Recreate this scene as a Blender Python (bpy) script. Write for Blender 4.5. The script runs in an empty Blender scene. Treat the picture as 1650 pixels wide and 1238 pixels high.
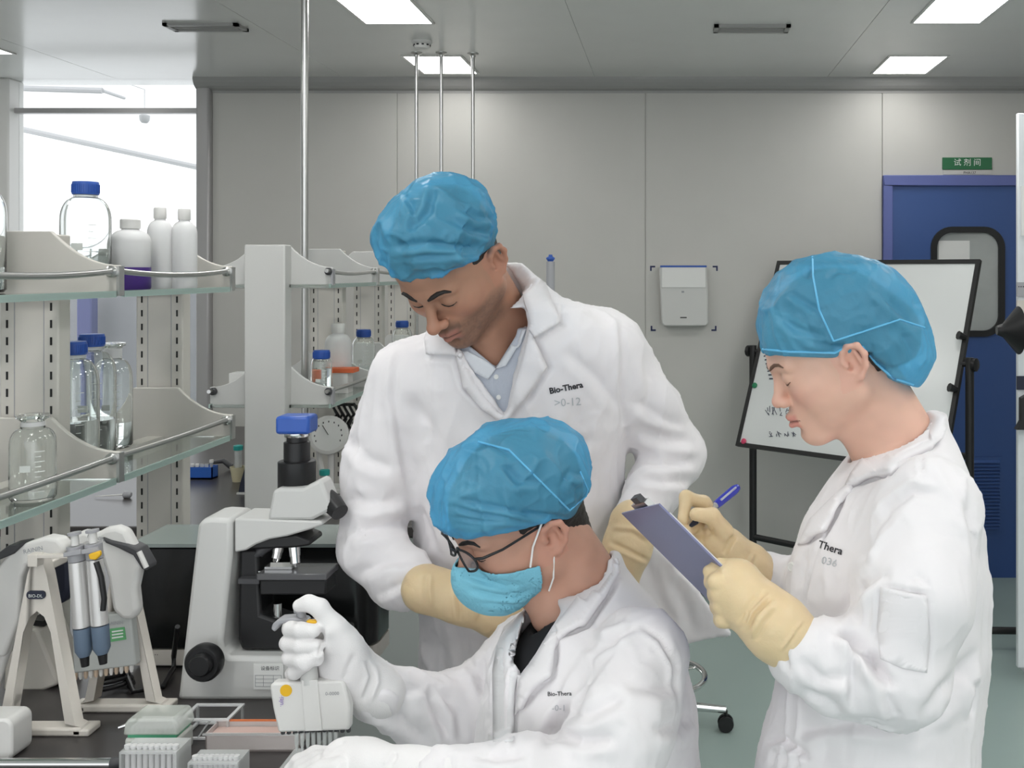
import bpy, bmesh, math, random
import numpy as np
from mathutils import Vector, Matrix
from mathutils.bvhtree import BVHTree

random.seed(7)
SC = bpy.context.scene
COL = SC.collection

# ------------------------------------------------------------------ camera
EYE = 1.66; FPX = 1700.0; U0 = 1080.0; V0 = 437.0
cam_d = bpy.data.cameras.new('camera')
cam_d.sensor_fit = 'HORIZONTAL'; cam_d.sensor_width = 36.0
cam_d.lens = 36.0 * FPX / 1650.0
cam_d.shift_x = (825.0 - U0) / 1650.0
cam_d.shift_y = -(619.0 - V0) / 1650.0
cam_d.clip_start = 0.05; cam_d.clip_end = 200
cam = bpy.data.objects.new('camera', cam_d); COL.objects.link(cam)
cam.location = (0, 0, EYE); cam.rotation_euler = (math.pi / 2, 0, 0)
SC.camera = cam

# ------------------------------------------------------------------ world, lights, exposure
w = bpy.data.worlds.new('sky'); SC.world = w; w.use_nodes = True
bg = w.node_tree.nodes['Background']
bg.inputs['Color'].default_value = (0.94, 0.97, 1.0, 1); bg.inputs['Strength'].default_value = 1.15
SC.view_settings.view_transform = 'Standard'; SC.view_settings.look = 'None'
SC.view_settings.exposure = 0.66; SC.view_settings.gamma = 1.0
SC.view_settings.use_curve_mapping = False
LAMP = 14.0            # strength of the ceiling panels
CEIL = 2.70; WALLY = 5.72

# ------------------------------------------------------------------ helpers
def P(u, v, Y):
    """The point that stands at depth Y and is seen at pixel (u, v)."""
    return np.array([(u - U0) * Y / FPX, Y, EYE - (v - V0) * Y / FPX])

MATS = {}
def mat(name, col, rough=0.5, metal=0.0, bump=0.0, bscale=60.0, var=0.0, vscale=6.0, spec=0.5, trans=0.0, ior=1.45, emit=0.0, sheen=0.0, sss=0.0, clear=0.0):
    if name in MATS: return MATS[name]
    m = bpy.data.materials.new(name); m.use_nodes = True; MATS[name] = m
    nt = m.node_tree; b = nt.nodes['Principled BSDF']; L = nt.links
    c = (*col, 1)
    b.inputs['Base Color'].default_value = c; b.inputs['Roughness'].default_value = rough
    b.inputs['Metallic'].default_value = metal; b.inputs['Specular IOR Level'].default_value = spec
    b.inputs['IOR'].default_value = ior
    if trans: b.inputs['Transmission Weight'].default_value = trans
    if sheen: b.inputs['Sheen Weight'].default_value = sheen
    if clear: b.inputs['Coat Weight'].default_value = clear
    if sss:
        b.inputs['Subsurface Weight'].default_value = sss
        b.inputs['Subsurface Radius'].default_value = (0.01, 0.004, 0.002); b.inputs['Subsurface Scale'].default_value = 1.0
    if emit:
        b.inputs['Emission Color'].default_value = c; b.inputs['Emission Strength'].default_value = emit
    tc = nt.nodes.new('ShaderNodeTexCoord')
    n = nt.nodes.new('ShaderNodeTexNoise'); n.inputs['Scale'].default_value = vscale; n.inputs['Detail'].default_value = 4
    L.new(tc.outputs['Object'], n.inputs['Vector'])
    r = nt.nodes.new('ShaderNodeMapRange'); r.inputs['To Min'].default_value = 1 - var - 0.01; r.inputs['To Max'].default_value = 1 + var + 0.01
    L.new(n.outputs['Fac'], r.inputs['Value'])
    mx = nt.nodes.new('ShaderNodeVectorMath'); mx.operation = 'SCALE'; mx.inputs[0].default_value = col
    L.new(r.outputs['Result'], mx.inputs['Scale']); L.new(mx.outputs['Vector'], b.inputs['Base Color'])
    if bump:
        n2 = nt.nodes.new('ShaderNodeTexNoise'); n2.inputs['Scale'].default_value = bscale; n2.inputs['Detail'].default_value = 5
        L.new(tc.outputs['Object'], n2.inputs['Vector'])
        bp = nt.nodes.new('ShaderNodeBump'); bp.inputs['Strength'].default_value = bump; bp.inputs['Distance'].default_value = 0.004
        L.new(n2.outputs['Fac'], bp.inputs['Height']); L.new(bp.outputs['Normal'], b.inputs['Normal'])
    return m

def vcol_mat(name, rough=0.5, sss=0.0, spec=0.4, bump=0.0, bscale=200.0):
    """A material whose own colour comes from the attribute 'tint' on the mesh."""
    if name in MATS: return MATS[name]
    m = mat(name, (1, 1, 1), rough, spec=spec, bump=bump, bscale=bscale, sss=sss)
    nt = m.node_tree; a = nt.nodes.new('ShaderNodeAttribute'); a.attribute_name = 'tint'
    mul = nt.nodes.new('ShaderNodeVectorMath'); mul.operation = 'MULTIPLY'
    b = nt.nodes['Principled BSDF']; src = b.inputs['Base Color'].links[0].from_socket
    nt.links.new(a.outputs['Color'], mul.inputs[0]); nt.links.new(src, mul.inputs[1])
    nt.links.new(mul.outputs['Vector'], b.inputs['Base Color'])
    return m

def see_through(name, col, rough, mixv, bump=0.0, bscale=40.0, trans_col=None):
    """Thin sheet material: part of the light goes straight through."""
    if name in MATS: return MATS[name]
    m = mat(name, col, rough, bump=bump, bscale=bscale, var=0.05)
    nt = m.node_tree; out = nt.nodes['Material Output']; b = nt.nodes['Principled BSDF']
    t = nt.nodes.new('ShaderNodeBsdfTransparent'); t.inputs['Color'].default_value = (*(trans_col or (1, 1, 1)), 1)
    mx = nt.nodes.new('ShaderNodeMixShader'); mx.inputs['Fac'].default_value = mixv
    nt.links.new(b.outputs[0], mx.inputs[1]); nt.links.new(t.outputs[0], mx.inputs[2]); nt.links.new(mx.outputs[0], out.inputs['Surface'])
    return m

BASE = {}
def thing(name, loc, label, cat, group=None):
    o = bpy.data.objects.new(name, None); COL.objects.link(o); o.empty_display_size = 0.02
    o.location = tuple(float(a) for a in loc); BASE[o.name] = np.array(loc, float)
    o['label'] = label; o['category'] = cat
    if group: o['group'] = group
    return o
def tag(o, label, cat, group=None):
    o['label'] = label; o['category'] = cat
    if group: o['group'] = group
    return o

def link_mesh(name, me, m, parent=None, smooth=False, base=None):
    """Link a mesh given in world coordinates; a child is stored relative to its thing's base."""
    if base is None:
        base = BASE[parent.name] if parent is not None else None
    if parent is None and base is None: base = np.zeros(3)
    if np.any(base != 0): me.transform(Matrix.Translation(Vector([-float(a) for a in base])))
    o = bpy.data.objects.new(name, me); COL.objects.link(o)
    if parent is not None:
        o.parent = parent
    else:
        o.location = tuple(float(a) for a in base)
    BASE[o.name] = base
    if m is not None: me.materials.append(m)
    if smooth:
        me.polygons.foreach_set('use_smooth', [True] * len(me.polygons))
    me.update()
    return o

class MB:
    def __init__(s): s.v = []; s.f = []
    def add(s, vs, fs):
        n = len(s.v); s.v += [tuple(float(c) for c in a) for a in vs]; s.f += [tuple(i + n for i in f) for f in fs]; return s
    def box(s, c, d, rz=0.0):
        cx, cy, cz = c; hx, hy, hz = d[0] / 2, d[1] / 2, d[2] / 2; ca, sa = math.cos(rz), math.sin(rz); vs = []
        for z in (-hz, hz):
            for x, y in ((-hx, -hy), (hx, -hy), (hx, hy), (-hx, hy)): vs.append((cx + x * ca - y * sa, cy + x * sa + y * ca, cz + z))
        return s.add(vs, [(3, 2, 1, 0), (4, 5, 6, 7), (0, 1, 5, 4), (1, 2, 6, 5), (2, 3, 7, 6), (3, 0, 4, 7)])
    def bx(s, x0, x1, y0, y1, z0, z1): return s.box(((x0 + x1) / 2, (y0 + y1) / 2, (z0 + z1) / 2), (x1 - x0, y1 - y0, z1 - z0))
    def prism(s, poly, axis, a0, a1):
        """Extrude a 2-D polygon: axis 'y' takes (x, z) points, 'z' takes (x, y), 'x' takes (y, z)."""
        def q(p, a): return {'y': (p[0], a, p[1]), 'z': (p[0], p[1], a), 'x': (a, p[0], p[1])}[axis]
        n = len(poly); vs = [q(p, a0) for p in poly] + [q(p, a1) for p in poly]
        fs = [tuple(range(n))[::-1], tuple(range(n, 2 * n))] + [(i, (i + 1) % n, n + (i + 1) % n, n + i) for i in range(n)]
        return s.add(vs, fs)
    def tube(s, path, r, n=10, cap=True):
        path = [np.array(p, float) for p in path]; rs = r if isinstance(r, (list, tuple)) else [r] * len(path)
        vs, fs = [], []; prev = None
        for i, p in enumerate(path):
            t = path[min(i + 1, len(path) - 1)] - path[max(i - 1, 0)]; t = t / (np.linalg.norm(t) + 1e-9)
            if prev is None:
                a = np.array([0, 0, 1.0]) if abs(t[2]) < 0.9 else np.array([1.0, 0, 0])
            else: a = prev
            a = a - t * (a @ t); a /= np.linalg.norm(a) + 1e-9; prev = a; b = np.cross(t, a)
            for k in range(n):
                th = 2 * math.pi * k / n; vs.append(p + rs[i] * (math.cos(th) * a + math.sin(th) * b))
        for i in range(len(path) - 1):
            for k in range(n): fs.append((i * n + k, i * n + (k + 1) % n, (i + 1) * n + (k + 1) % n, (i + 1) * n + k))
        if cap:
            fs.append(tuple(range(n))[::-1]); fs.append(tuple((len(path) - 1) * n + k for k in range(n)))
        return s.add(vs, fs)
    def lathe(s, prof, c=(0, 0, 0), n=28, axis=None):
        """Revolve (radius, height) points about a vertical (or given) axis through c."""
        c = np.array(c, float); up = np.array(axis if axis is not None else (0, 0, 1), float); up /= np.linalg.norm(up)
        a = np.array([1.0, 0, 0]) if abs(up[0]) < 0.9 else np.array([0, 1.0, 0]); a = a - up * (a @ up); a /= np.linalg.norm(a); b = np.cross(up, a)
        vs, fs = [], []; m = len(prof)
        for r, h in prof:
            for k in range(n):
                th = 2 * math.pi * k / n; vs.append(c + up * h + max(r, 1e-5) * (math.cos(th) * a + math.sin(th) * b))
        for i in range(m - 1):
            for k in range(n): fs.append((i * n + k, i * n + (k + 1) % n, (i + 1) * n + (k + 1) % n, (i + 1) * n + k))
        fs.append(tuple(range(n))[::-1]); fs.append(tuple((m - 1) * n + k for k in range(n)))
        return s.add(vs, fs)
    def ball(s, c, r, n=12):
        r = (r, r, r) if not isinstance(r, (tuple, list)) else r
        vs, fs = [], []
        for i in range(n + 1):
            ph = math.pi * i / n
            for k in range(2 * n):
                th = math.pi * k / n; vs.append((c[0] + r[0] * math.sin(ph) * math.cos(th), c[1] + r[1] * math.sin(ph) * math.sin(th), c[2] + r[2] * math.cos(ph)))
        for i in range(n):
            for k in range(2 * n): fs.append((i * 2 * n + k, (i + 1) * 2 * n + k, (i + 1) * 2 * n + (k + 1) % (2 * n), i * 2 * n + (k + 1) % (2 * n)))
        return s.add(vs, fs)
    def build(s, name, m, parent=None, smooth=False, bevel=0.0, seg=2, angle=0.6, base=None):
        me = bpy.data.meshes.new(name); me.from_pydata(s.v, [], s.f); me.validate()
        bm = bmesh.new(); bm.from_mesh(me); bmesh.ops.remove_doubles(bm, verts=bm.verts, dist=1e-6)
        bmesh.ops.recalc_face_normals(bm, faces=bm.faces); bm.to_mesh(me); bm.free()
        o = link_mesh(name, me, m, parent, False, base)
        if bevel:
            bv = o.modifiers.new('bevel', 'BEVEL'); bv.width = bevel; bv.segments = seg; bv.limit_method = 'ANGLE'; bv.angle_limit = angle
            smooth = True
        if smooth:
            me.polygons.foreach_set('use_smooth', [True] * len(me.polygons))
            bm = bmesh.new(); bm.from_mesh(me)
            for e in bm.edges:
                if len(e.link_faces) == 2 and e.calc_face_angle(0) > 0.7: e.smooth = False
            bm.to_mesh(me); bm.free()
        return o
def struct(o): o['kind'] = 'structure'; return o
def stuff(o): o['kind'] = 'stuff'; return o
def copy_tree(o, parent=None):
    c = o.copy(); COL.objects.link(c)
    if parent is not None: c.parent = parent
    for ch in o.children: copy_tree(ch, c)
    BASE[c.name] = BASE[o.name]
    return c

def px_poly(pts, Y): return [(P(u, v, Y)[0], P(u, v, Y)[2]) for u, v in pts]
def arc(c, r, a0, a1, n):
    return [(c[0] + r * math.cos(a0 + (a1 - a0) * i / n), c[1] + r * math.sin(a0 + (a1 - a0) * i / n)) for i in range(n + 1)]
def rrect(x0, x1, z0, z1, r, n=5):
    return arc((x1 - r, z1 - r), r, 0, math.pi / 2, n) + arc((x0 + r, z1 - r), r, math.pi / 2, math.pi, n) + arc((x0 + r, z0 + r), r, math.pi, 1.5 * math.pi, n) + arc((x1 - r, z0 + r), r, 1.5 * math.pi, 2 * math.pi, n)

def text_obj(name, body, size, o3, xdir, ydir, m, parent=None, depth=0.0004, align='LEFT', bold=0.0, target=None, off=0.0015):
    """Lettering as flat mesh; origin o3, running along xdir, letters upright along ydir; target: lay it onto a surface."""
    cu = bpy.data.curves.new(name, 'FONT'); cu.body = body; cu.size = size; cu.align_x = align; cu.extrude = depth; cu.offset = bold; cu.resolution_u = 2
    tmp = bpy.data.objects.new(name, cu); COL.objects.link(tmp)
    dg = bpy.context.evaluated_depsgraph_get(); me = bpy.data.meshes.new_from_object(tmp.evaluated_get(dg))
    bpy.data.objects.remove(tmp); bpy.data.curves.remove(cu)
    xd = Vector(xdir).normalized(); yd = Vector(ydir); yd = (yd - xd * yd.dot(xd)).normalized(); zd = xd.cross(yd)
    M = Matrix((xd, yd, zd)).transposed().to_4x4(); M.translation = Vector([float(a) for a in o3]); me.transform(M)
    if target is not None:
        for v in me.vertices:
            d = (v.co - Vector((0, 0, EYE))).normalized(); hit = target.ray_cast(Vector((0, 0, EYE)), d)
            if hit[0] is not None: v.co = hit[0] - d * off
    for mm in list(me.materials): me.materials.clear()
    return link_mesh(name, me, m, parent)
# ------------------------------------------------------------------ materials of the room
M_wall = mat('wall_panel_paint', (0.54, 0.53, 0.50), 0.45, var=0.02)
M_ceil = mat('ceiling_panel', (0.80, 0.795, 0.78), 0.17, var=0.02)
M_cove = mat('cove_metal', (0.36, 0.355, 0.345), 0.4, metal=0.0)
M_floor = mat('floor_vinyl', (0.33, 0.415, 0.39), 0.32, var=0.05, vscale=2)
M_alu = mat('aluminium', (0.42, 0.41, 0.41), 0.35, metal=0.35)
M_black = mat('black_plastic', (0.012, 0.012, 0.013), 0.4)
M_blackm = mat('black_metal', (0.018, 0.018, 0.018), 0.45)
M_chrome = mat('chrome', (0.72, 0.72, 0.72), 0.12, metal=1.0)
M_steel = mat('brushed_steel', (0.55, 0.55, 0.54), 0.28, metal=1.0)
M_blue = mat('door_blue', (0.042, 0.095, 0.28), 0.4, var=0.03)
M_blue2 = mat('door_frame_blue', (0.115, 0.145, 0.38), 0.4, var=0.03)
M_white = mat('white_plastic', (0.72, 0.71, 0.69), 0.4)
M_lamp = mat('lamp_diffuser', (1.0, 0.99, 0.97), 0.4, emit=LAMP)
M_lampf = mat('lamp_diffuser_dim', (1.0, 0.99, 0.97), 0.4, emit=LAMP * .42)
M_glass = mat('clear_glass', (0.97, 0.99, 0.98), 0.0, trans=1.0, ior=1.46)
M_pane = see_through('window_pane', (0.8, 0.85, 0.85), 0.03, 0.9)
M_paper = mat('paper', (0.78, 0.78, 0.76), 0.8)
M_capblue = mat('cap_blue', (0.03, 0.10, 0.42), 0.4)

def wx(u): return (u - U0) * WALLY / FPX
def wz(v): return EYE - (v - V0) * WALLY / FPX
XW = wx(320)                         # where the solid wall ends and the window begins
# floor, ceiling, walls
struct(MB().bx(-4.6, 3.2, -3.0, WALLY + 3, -0.1, 0).build('floor', M_floor))
ceil = struct(MB().bx(-4.6, 3.2, -3.0, WALLY + 0.2, CEIL + 0.004, CEIL + 0.12).build('ceiling', M_ceil))
pan = MB(); xs = [-4.6 + 1.2 * i for i in range(7)]; xs = [wx(-170), wx(190), wx(560), wx(960), wx(1330), wx(1700), 3.19]
for i in range(len(xs) - 1):
    MB().bx(xs[i] + 0.0015, xs[i + 1] - 0.0015, -3.0, WALLY, CEIL, CEIL + 0.006).build('ceiling_panel', M_ceil, ceil)
wb = struct(MB().bx(XW, 3.2, WALLY + 0.012, WALLY + 0.14, 0, CEIL).build('wall_back', M_wall))
DX0, DX1, DZ = wx(1422), wx(1652), wz(283)
seams = [XW + 0.075, wx(640), wx(1040), wx(1421)]
for a, b in zip(seams[:-1], seams[1:]):
    MB().bx(a + 0.0012, b - 0.0012, WALLY, WALLY + 0.014, 0.0, CEIL - 0.01).build('wall_panel', M_wall, wb)
MB().bx(DX0 + 0.001, 3.19, WALLY, WALLY + 0.014, DZ, CEIL - 0.01).build('wall_panel', M_wall, wb)
MB().bx(DX1, 3.19, WALLY, WALLY + 0.014, 0, DZ).build('wall_panel', M_wall, wb)
struct(MB().bx(3.1, 3.2, -3.0, WALLY, 0, CEIL).build('wall_right', M_wall))
struct(MB().bx(-4.6, -4.5, -3.0, WALLY, 0, CEIL).build('wall_left', M_wall))
# cove between ceiling and wall
pr = [(WALLY + 0.013, CEIL + 0.002), (WALLY - 0.075, CEIL + 0.002)] + [(WALLY - 0.075 + 0.07 * (1 - math.cos(t)), CEIL - 0.062 * math.sin(t)) for t in [0.2, 0.5, 0.8, 1.1, 1.4, 1.57]] + [(WALLY - 0.004, CEIL - 0.075), (WALLY + 0.013, CEIL - 0.075)]
struct(MB().prism(pr, 'x', XW, 3.1).build('trim_1', M_cove, smooth=False))
struct(MB().bx(XW, DX0, WALLY - 0.01, WALLY + 0.013, 0, 0.08).build('baseboard_back', M_alu))
# window beyond the left end of the wall: frame, mullion, panes
wn = struct(MB().bx(XW - 0.0, XW + 0.075, WALLY - 0.04, WALLY + 0.013, 0.0, CEIL).build('window_1', M_alu, bevel=0.012))
WL = -4.48
MB().bx(WL, XW, WALLY - 0.01, WALLY + 0.1, wz(128), CEIL).build('window_head', M_ceil, wn)
MB().bx(wx(0), wx(23), WALLY - 0.05, WALLY + 0.09, 0, CEIL).build('mullion', M_white, wn, bevel=0.01)
MB().bx(WL, wx(0), WALLY, WALLY + 0.05, wz(128) - 0.05, wz(128)).build('window_frame', M_white, wn)
MB().bx(wx(23), XW, WALLY, WALLY + 0.05, wz(182), wz(174)).build('transom', M_alu, wn)
MB().bx(WL, XW, WALLY, WALLY + 0.1, 0, 0.72).build('window_apron', M_white, wn)
MB().bx(wx(23), XW, WALLY + 0.04, WALLY + 0.045, 0.72, wz(128)).build('pane', M_pane, wn)
MB().bx(WL, wx(0), WALLY + 0.04, WALLY + 0.045, 0.72, wz(128)).build('pane', M_pane, wn)
# low grey wall and blue post outside
ow = MB().bx(-7.5, -1.6, WALLY + 2.4, WALLY + 2.55, -0.1, P(0, 470, WALLY + 2.4)[2]); tag(ow.build('outdoor_wall', mat('outside_wall_grey', (.26, .26, .275), .8, var=.06)), 'low grey wall outside the bright window, seen under the glass shelf', 'wall')
op = P(135, 480, WALLY + 2.2); MB_p = MB().bx(op[0] - .055, op[0] + .055, WALLY + 2.2, WALLY + 2.3, -0.1, P(0, 478, WALLY + 2.2)[2]).bx(op[0] - .07, op[0] + .07, WALLY + 2.19, WALLY + 2.31, -0.1, .9)
tag(MB_p.build('outdoor_post', mat('post_blue', (.07, .08, .22), .6), bevel=.01), 'blue post outside the window behind the tall bottles', 'post')
# what stands outside the window: eaves beam, sloping rail, blue post, lamp, far wall
M_out = mat('outside_white', (0.80, 0.80, 0.80), 0.7)
M_outg = mat('outside_grey', (0.55, 0.55, 0.56), 0.7)
YO = WALLY + 1.9
b1 = MB(); a, c = P(20, 205, YO), P(330, 272, YO + 0.5); b1.tube([a, c], 0.022, 8)
b1.tube([a, (a[0] - 1.5, a[1] - 1.0, a[2] + 0.35)], 0.022, 8).tube([c, (c[0] + 1.0, c[1] + 0.6, 0.0)], 0.022, 8).tube([(a[0] - 1.5, a[1] - 1.0, a[2] + 0.35), (a[0] - 1.5, a[1] - 1.0, 0.0)], 0.022, 8)
tag(b1.build('outdoor_rail', M_outg, smooth=True), 'pale sloping rail outside the bright window', 'rail')
b1 = MB(); a, c = P(-40, 140, WALLY + 1.0), P(165, 146, WALLY + 1.0); b1.tube([a, c], 0.02, 8).tube([c, P(200, 158, WALLY + 1.3)], 0.012, 8)
b1.tube([a, (a[0], a[1], 0)], 0.02, 8)
tag(b1.build('outdoor_pipe', M_outg, smooth=True), 'thin grey pipe arm high outside the bright window', 'pipe')
hp = P(233, 190, WALLY + 0.9)
t = thing('outdoor_lamp', (hp[0], hp[1], hp[2] + 0.02), 'small grey round lamp hanging outside the bright window', 'lamp')
MB().lathe([(0.02, 0.02), (0.032, 0.015), (0.03, -0.015), (0.018, -0.032)], hp, 16).build('lamp_shade', M_outg, t, smooth=True)
MB().tube([hp, (hp[0], hp[1], CEIL + 0.1), (hp[0], WALLY + 0.1, CEIL + 0.1)], 0.003, 6).build('cord', M_outg, t)
# ------------------------------------------------------------------ ceiling lamps, grilles, detector
def on_ceil(u, v): Y = FPX * (CEIL - EYE) / (V0 - v); return (u - U0) * Y / FPX, Y
lw = 0.275
spots = []
x, Y = on_ceil(643, 36); spots.append((x, Y - 0.22, 'long white ceiling light above the standing man'))
x, Y = on_ceil(725, 116); spots.append((x, Y - 0.20, 'ceiling light crossed by the hanging steel rods'))
x, Y = on_ceil(1525, 35); spots.append((x, Y - 0.22, 'ceiling light nearer the camera above the woman with clipboard'))
x, Y = on_ceil(1450, 116); spots.append((x, Y - 0.20, 'ceiling light above the blue door'))
x, Y = on_ceil(-30, 84); spots.append((x, Y - 0.20, 'ceiling light cut by the left picture edge near the window'))
for k, (sx, sy) in enumerate([(-0.95, 2.55), (1.05, 2.55), (-0.95, 1.2), (1.05, 1.2), (-0.95, -0.2), (1.05, -0.2), (-2.6, 2.4), (-2.6, 0.8), (-0.95, -1.6), (1.05, -1.6), (2.4, 3.0), (2.4, 1.2)]):
    row = {2.55: 'just above the group of three', 1.2: 'in the row over the camera', -0.2: 'in the first row behind the camera', -1.6: 'in the second row behind the camera', 2.4: 'over the near bench', 0.8: 'over the bench end nearest the camera', 3.0: 'beside the tall white panel', }[sy]
    spots.append((sx, sy, 'flat ceiling light ' + row + (', bench side' if sx < 0 else ', door side') + (' against the wall' if sx > 2 else '')))
for x, y, lab in spots:
    t = thing('ceiling_light', (x, y, CEIL), lab or 'flat white ceiling light nearer than the frame shows', 'light', 'flat ceiling lights')
    f = MB(); dl = 0.44
    for sx in (-1, 1): f.bx(x + sx * (lw / 2 + 0.005) - 0.006, x + sx * (lw / 2 + 0.005) + 0.006, y - dl / 2 - 0.011, y + dl / 2 + 0.011, CEIL - 0.006, CEIL - 0.0005)
    for sy in (-1, 1): f.bx(x - lw / 2, x + lw / 2, y + sy * (dl / 2 + 0.005) - 0.006, y + sy * (dl / 2 + 0.005) + 0.006, CEIL - 0.006, CEIL - 0.0005)
    f.build('light_frame', M_white, t)
    MB().bx(x - lw / 2, x + lw / 2, y - dl / 2, y + dl / 2, CEIL - 0.004, CEIL - 0.0005).build('diffuser', M_lampf if y > 4.3 else M_lamp, t)
def grille(u0, u1, v, lab):
    x0, Y = on_ceil(u0, v); x1, _ = on_ceil(u1, v); d = 0.12
    t = thing('ceiling_vent', ((x0 + x1) / 2, Y, CEIL), lab, 'vent', 'slotted ceiling vents')
    f = MB()
    f.bx(x0, x1, Y - d / 2, Y - d / 2 + 0.02, CEIL - 0.012, CEIL).bx(x0, x1, Y + d / 2 - 0.02, Y + d / 2, CEIL - 0.012, CEIL)
    f.bx(x0, x0 + 0.02, Y - d / 2, Y + d / 2, CEIL - 0.012, CEIL).bx(x1 - 0.02, x1, Y - d / 2, Y + d / 2, CEIL - 0.012, CEIL)
    f.build('vent_frame', M_cove, t)
    for k in range(3):
        yy = Y - 0.03 + 0.03 * k
        MB().box(((x0 + x1) / 2, yy, CEIL - 0.006), (x1 - x0 - 0.05, 0.008, 0.006)).build('slat', M_cove, t)
grille(272, 392, 42, 'slotted ceiling vent near the window corner')
grille(1150, 1272, 44, 'slotted ceiling vent between the two far lights')
x, Y = on_ceil(680, 66)
t = thing('smoke_detector', (x, Y, CEIL), 'white round smoke detector on the ceiling beside the steel rods', 'detector')
MB().lathe([(0.045, 0), (0.045, -0.012), (0.036, -0.016), (0.036, -0.022), (0.03, -0.034), (0.012, -0.040)], (x, Y, CEIL), 24).build('detector_body', M_white, t, smooth=True)
s = MB()
for k in range(10):
    a = k * math.pi / 5; s.box((x + 0.0365 * math.cos(a), Y + 0.0365 * math.sin(a), CEIL - 0.0205), (0.006, 0.010, 0.006), a)
s.build('detector_slot', M_black, t)
# ------------------------------------------------------------------ steel rods
def rod(u, Y, r, z0, lab, flange=True):
    x = (u - U0) * Y / FPX
    t = thing('steel_rod', (x, Y, z0), lab, 'rod', 'vertical steel rods')
    MB().tube([(x, Y, z0), (x, Y, CEIL - 0.001)], r, 14).build('rod_tube', M_steel, t, smooth=True)
    MB().lathe([(r * 3.2, 0), (r * 3.2, -0.004), (r * 1.4, -0.012), (r * 1.3, -0.02)], (x, Y, CEIL), 18).build('flange', M_steel, t, smooth=True)
    MB().lathe([(r * 3.2, 0), (r * 3.2, 0.004), (r * 1.4, 0.012), (r * 1.3, 0.02)], (x, Y, z0), 18).build('foot_flange', M_steel, t, smooth=True)
rod(491, 3.72, 0.0125, 0.88, 'thick bright steel rod beside the far shelf column')
rod(671, 5.02, 0.0085, 0.88, 'thin steel rod, first of three behind the standing man')
rod(711, 5.02, 0.0085, 0.88, 'thin steel rod, middle of three behind the standing man')
rod(762, 5.04, 0.0085, 0.88, 'thin steel rod, third of three behind the standing man')
# ------------------------------------------------------------------ door
dr = struct(MB().bx(DX0, DX1, WALLY - 0.03, WALLY + 0.013, wz(300), DZ).bx(DX0, wx(1437), WALLY - 0.03, WALLY + 0.013, 0, wz(300)).build('door_1', M_blue2, bevel=0.004))
MB().bx(wx(1637), DX1 + 0.06, WALLY - 0.03, WALLY + 0.013, 0, DZ).build('door_frame', M_blue2, dr, bevel=0.004)
leaf = MB(); lx0, lx1, lz1 = wx(1437), wx(1640), wz(300)
gx0, gx1, gz0, gz1 = wx(1500), wx(1616), wz(541), wz(367)
ly0, ly1 = WALLY - 0.012, WALLY + 0.012
leaf.bx(lx0, gx0 + 0.0, ly0, ly1, 0, lz1).bx(gx1, lx1, ly0, ly1, 0, lz1).bx(gx0, gx1, ly0, ly1, gz1, lz1).bx(gx0, gx1, ly0, ly1, 0, gz0)
rr = 0.11
for cx, cz, sx, sz in ((gx0, gz1, 1, -1), (gx1, gz1, -1, -1), (gx0, gz0, 1, 1), (gx1, gz0, -1, 1)):
    c = (cx + sx * rr, cz + sz * rr); pts = [(cx, cz)] + [(c[0] - sx * rr * math.cos(a), c[1] - sz * rr * math.sin(a)) for a in np.linspace(0, math.pi / 2, 8)]
    leaf.prism(pts, 'y', ly0, ly1)
leaf.build('door_leaf', M_blue, dr)
po = rrect(gx0 - 0.005, gx1 + 0.005, gz0 - 0.005, gz1 + 0.005, rr + 0.004, 8); pi_ = rrect(gx0 + 0.028, gx1 - 0.028, gz0 + 0.028, gz1 - 0.028, rr - 0.028, 8)
g = MB(); n = len(po)
vs = [(p[0], y, p[1]) for y in (ly0 - 0.012, ly1) for p in po] + [(p[0], y, p[1]) for y in (ly0 - 0.012, ly1) for p in pi_]
fs = []
for i in range(n):
    j = (i + 1) % n; fs += [(i, j, n + j, n + i), (2 * n + i, 3 * n + i, 3 * n + j, 2 * n + j), (i, 2 * n + i, 2 * n + j, j), (n + i, n + j, 3 * n + j, 3 * n + i)]
g.add(vs, fs); g.build('window_gasket', M_black, dr)
M_doorglass = mat('door_glass', (0.42, 0.44, 0.43), 0.12, spec=0.8, var=0.25, vscale=5)
MB().prism(pi_, 'y', WALLY - 0.004, WALLY + 0.002).build('door_pane', M_doorglass, dr)
MB().bx(wx(1512), wx(1562), WALLY - 0.006, WALLY - 0.0045, wz(420), wz(388)).build('notice_sheet', M_paper, dr)
lv = MB().bx(wx(1510), wx(1613), WALLY - 0.018, WALLY - 0.010, wz(858), wz(736)); lv.build('louvre_frame', M_blue, dr)
for k in range(20):
    z = wz(852) + (wz(740) - wz(852)) * (k + 0.5) / 20
    MB().add([(wx(1514), WALLY - 0.018, z + 0.006), (wx(1609), WALLY - 0.018, z + 0.006), (wx(1609), WALLY - 0.030, z - 0.006), (wx(1514), WALLY - 0.030, z - 0.006), (wx(1514), WALLY - 0.018, z - 0.005), (wx(1609), WALLY - 0.018, z - 0.005)],
             [(0, 1, 2, 3), (3, 2, 5, 4), (0, 3, 4), (1, 5, 2)]).build('slat', M_blue, dr)
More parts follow.
